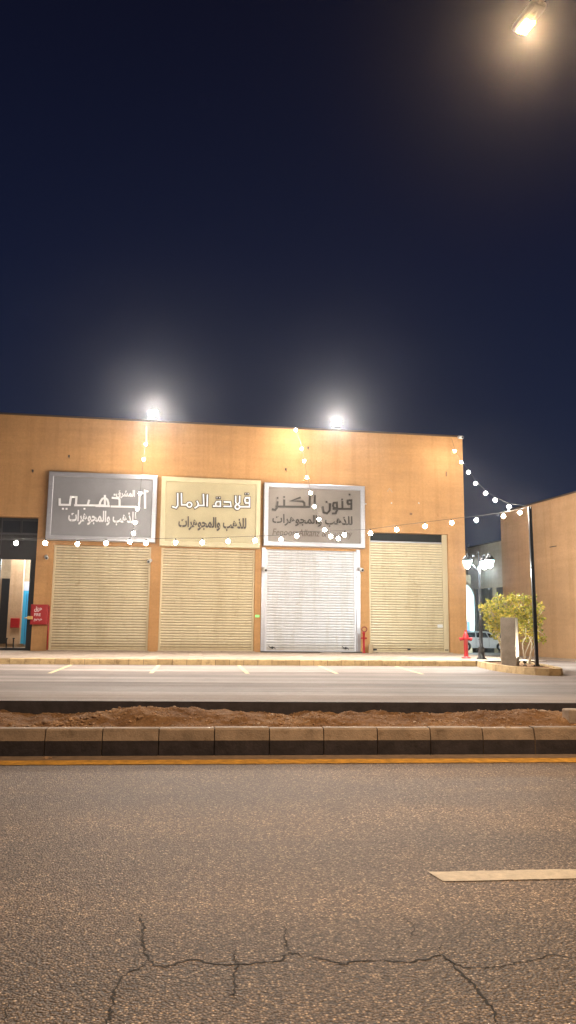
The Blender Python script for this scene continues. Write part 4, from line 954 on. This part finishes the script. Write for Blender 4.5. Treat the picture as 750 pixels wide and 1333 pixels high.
sh1 = shrub('green shrub with a dark thin trunk, left of the concrete slab', tuple(bl), [([(0, 0, -.02), (-.02, 0, .5), (-.10, .02, 1.0), (-.25, 0, 1.5)], .035), ([(.03, .02, -.02), (.05, .0, .6), (.08, .05, 1.1), (.15, 0, 1.75)], .03), ([(-.02, 0, .4), (-.12, -.05, .8), (-.36, 0, 1.25)], .02)], cl, M_BARK)
br = at_z(687, 864.3, ZS - .03); yr = br.y
cl = []
for px, py, r in ((672, 778, .14), (681, 781, .17), (690, 783, .16), (697, 789, .13), (704, 789, .09), (701, 798, .12), (693, 797, .18), (684, 796, .18), (676, 792, .15), (688, 808, .17), (697, 809, .15), (704, 806, .08), (682, 813, .12), (700, 820, .12), (692, 820, .13), (705, 832, .10), (699, 832, .10), (710, 829, .06), (676, 806, .12), (696, 778, .06), (706, 796, .05), (668, 786, .10), (690, 814, .14), (684, 804, .15), (702, 812, .10), (707, 806, .06), (678, 800, .13), (681, 822, .12), (683, 834, .09), (690, 828, .11), (697, 840, .08), (679, 812, .12)):
    cl.append((isp(px, py, yr + random.uniform(-.25, .3), br), r))
M_WSTEM = mat('limewashed_stem', (.66, .60, .50), .75, var=.2, vscale=15)
S_ = lambda l: [isp(x, y, yr, br) for x, y in l]
sh2 = shrub('yellow green shrub with pale forked stems lit from below, right of the slab', tuple(br), [(S_([(686, 868), (682, 852), (680, 838), (685, 828), (684, 812)]), .026), (S_([(687, 868), (691, 852), (693, 838), (688, 828), (689, 810)]), .026), (S_([(690, 868), (692, 850), (697, 836), (699, 820)]), .022), (S_([(685, 868), (684, 850), (689, 838), (694, 828), (696, 812)]), .018)], cl, M_WSTEM)

# ------------------------------------------------------------------ string lights
def festoon(label, pts, bulbs, start=None, end=None):
    """pts: cable points; bulbs: bulb centres hanging just under the cable"""
    o = Vector(pts[0]); t = thing('string_light', label, 'string light', o, 0, 'strings of festoon bulbs')
    b = MB(); b.tube([Vector(p) - o for p in pts], .006, 5); b.build('cable', M_CABLE, t)
    for p in bulbs:
        p = Vector(p) - o
        b = MB(); b.lathe([(.022, .105), (.026, .10), (.026, .045), (.02, .04)], 8, p); so = b.build('socket', M_CABLE, t)
        b = MB(); b.sphere(p, .058, 2); bb_ = b.build('bulb', M_BULB, so)
        lamp('bulb_light', 'POINT', P_BULB, (1.0, .88, .74), bb_, p - Vector((0, 0, .088)), .024)
ROW = lambda px, py: None
def row_y(px):                        # the row of festoons stands well in front of the shops
    k = (px - 375) / F; return 22.46 / (1 + 0) + 0 if False else (22.46 - .08 * 7.18) / (1 - .08 * k)
hb_px = [(-58, 706.5), (-18, 707), (21, 707), (59, 707), (101, 708), (138, 707), (190, 707), (228.6, 706), (263.6, 706), (297, 704.6), (332, 703.4), (366, 702), (386.4, 697.5), (448.4, 696.2), (482.3, 694), (516.4, 689.4), (553.3, 685), (588.2, 680.6), (620.2, 677), (655.4, 672), (677, 667.4)]
hb_w = [at_y(x, y, row_y(x)) for x, y in hb_px]
LP = at_y(-100, 700, row_y(-100))
cab = [LP] + [p + Vector((0, 0, .12)) for p in hb_w] + [PTOP]
# sag between bulbs is slight: keep the cable a few centimetres above each socket
festoon('long nearly level string of lit bulbs crossing in front of all the signs', cab, hb_w)
lp2 = thing('festoon_pole', 'black square pole out of view at the left holding the string lights', 'pole', (LP.x, LP.y, ZP), 0)
b = MB(); b.box(-.045, .045, -.045, .045, 0, LP.z - ZP + .05); b.build('shaft', M_BLACK, lp2); b = MB(); b.box(-.13, .13, -.13, .13, 0, .015); b.build('base_plate', M_BLACK, lp2)
def drop(label, pxs, y_start, y_end, startpx, endpx):
    n = len(pxs); W = []
    for i, (x, y) in enumerate(pxs): W.append(at_y(x, y, y_start + (y_end - y_start) * ((i + .6) / (n)) ** 1.0))
    s = at_y(*startpx, y_start); e = at_y(*endpx, y_end)
    festoon(label, [s] + [p + Vector((0, 0, .10)) for p in W] + [e], W)
ys1 = fw(fpx(191, 560)[0], -.42, 0).y
drop('string of bulbs hanging from the parapet across the silver grey sign', [(190, 578), (187, 598), (182.6, 642), (179, 662), (176, 680), (173.6, 694), (169, 705.4)], ys1, row_y(169) + .1, (191, 557), (160, 703.5))
ys2 = fw(fpx(388, 557)[0], -.42, 0).y
drop('string of bulbs hanging from the parapet across the taupe sign', [(385, 559.5), (392.6, 584), (396, 600), (399.6, 621.6), (404.4, 641.4), (409.4, 659.4), (415.4, 676), (422.4, 689.6), (430.6, 698), (440.6, 701)], ys2, row_y(440) + .1, (384, 556), (449, 694))
ys3 = fw(fpx(597, 572)[0], -.42, 0).y
drop('string of bulbs curving from the corner of the shops down to the black pole', [(592, 587), (600.5, 601.7), (610, 614.6), (619, 629.2), (632.2, 642), (644.5, 651), (662.7, 659.7)], ys3, PTOP.y, (588, 571), (689, 659.5))

# ------------------------------------------------------------------ street lamp over the road (pole stands behind the camera's side)
HP = EYE + ray(685, 33) * 7.71
def street_lamp():
    t = thing('street_lamp', 'tall street lamp with a glowing amber head high over the road', 'street lamp', (4.4, .35, -.02), 0, 'street lamps along the road')
    o = Vector((4.4, .35, -.02)); h = HP - o
    nx = (EYE + ray(703, 3) * 7.50) - o
    b = MB(); b.lathe([(.22, 0), (.22, .05), (.12, .08), (.11, .6), (.085, .65), (.05, 8.6)], 16); b.build('pole', M_SILVER, t)
    b = MB(); b.tube([(0, 0, 8.5), (-.15, .4, 8.75), (-.8, 2.6, 8.85), (-1.5, 4.8, 8.5), tuple(nx), tuple(h.lerp(nx, .25))], .035, 10); b.build('arm', M_SILVER, t)
    d = (h - nx).normalized(); d = Vector((d.x, d.y, 0)).normalized(); an = math.atan2(d.y, d.x)
    R = Matrix.Translation(h) @ Matrix.Rotation(an, 4, 'Z')
    b = MB(); b.box(-.24, .14, -.085, .085, .012, .09, bev=.03, M=R); hd = b.build('lamp_head', M_SILVER, t)
    b = MB(); b.box(-.085, .095, -.065, .065, -.035, .010, bev=.02, M=R); le = b.build('lens', M_SLENS, hd)
    lamp('sodium_light', 'SPOT', P_STREET, (1.0, .68, .39), le, R @ Vector((0, 0, -.06)), .10, target=R @ Vector((0, 0, -5)), spot=168, blend=.4)
    return t
s0 = street_lamp()
for k, lb in ((-1, 'street lamp of the same row, next to the left and outside the view'), (1, 'street lamp of the same row, next to the right and outside the view')):
    c = copy_tree(s0); c.location = Vector(s0.location) + RX * (17.0 * k); c['label'] = lb

# ------------------------------------------------------------------ thin haze added to give the lamps a glow
b = MB(); b.box(-130, 130, -35, 120, -1.9, 16); m = bpy.data.materials.new('glow_haze'); m.use_nodes = True; nt = m.node_tree; nt.nodes.clear()
o_ = N(nt, 'ShaderNodeOutputMaterial'); pv = N(nt, 'ShaderNodeVolumePrincipled'); pv.inputs['Color'].default_value = (.9, .9, .92, 1); pv.inputs['Density'].default_value = HAZE; pv.inputs['Anisotropy'].default_value = .93
nt.links.new(pv.outputs[0], o_.inputs['Volume'])
b.build('haze', m)['kind'] = 'stuff'
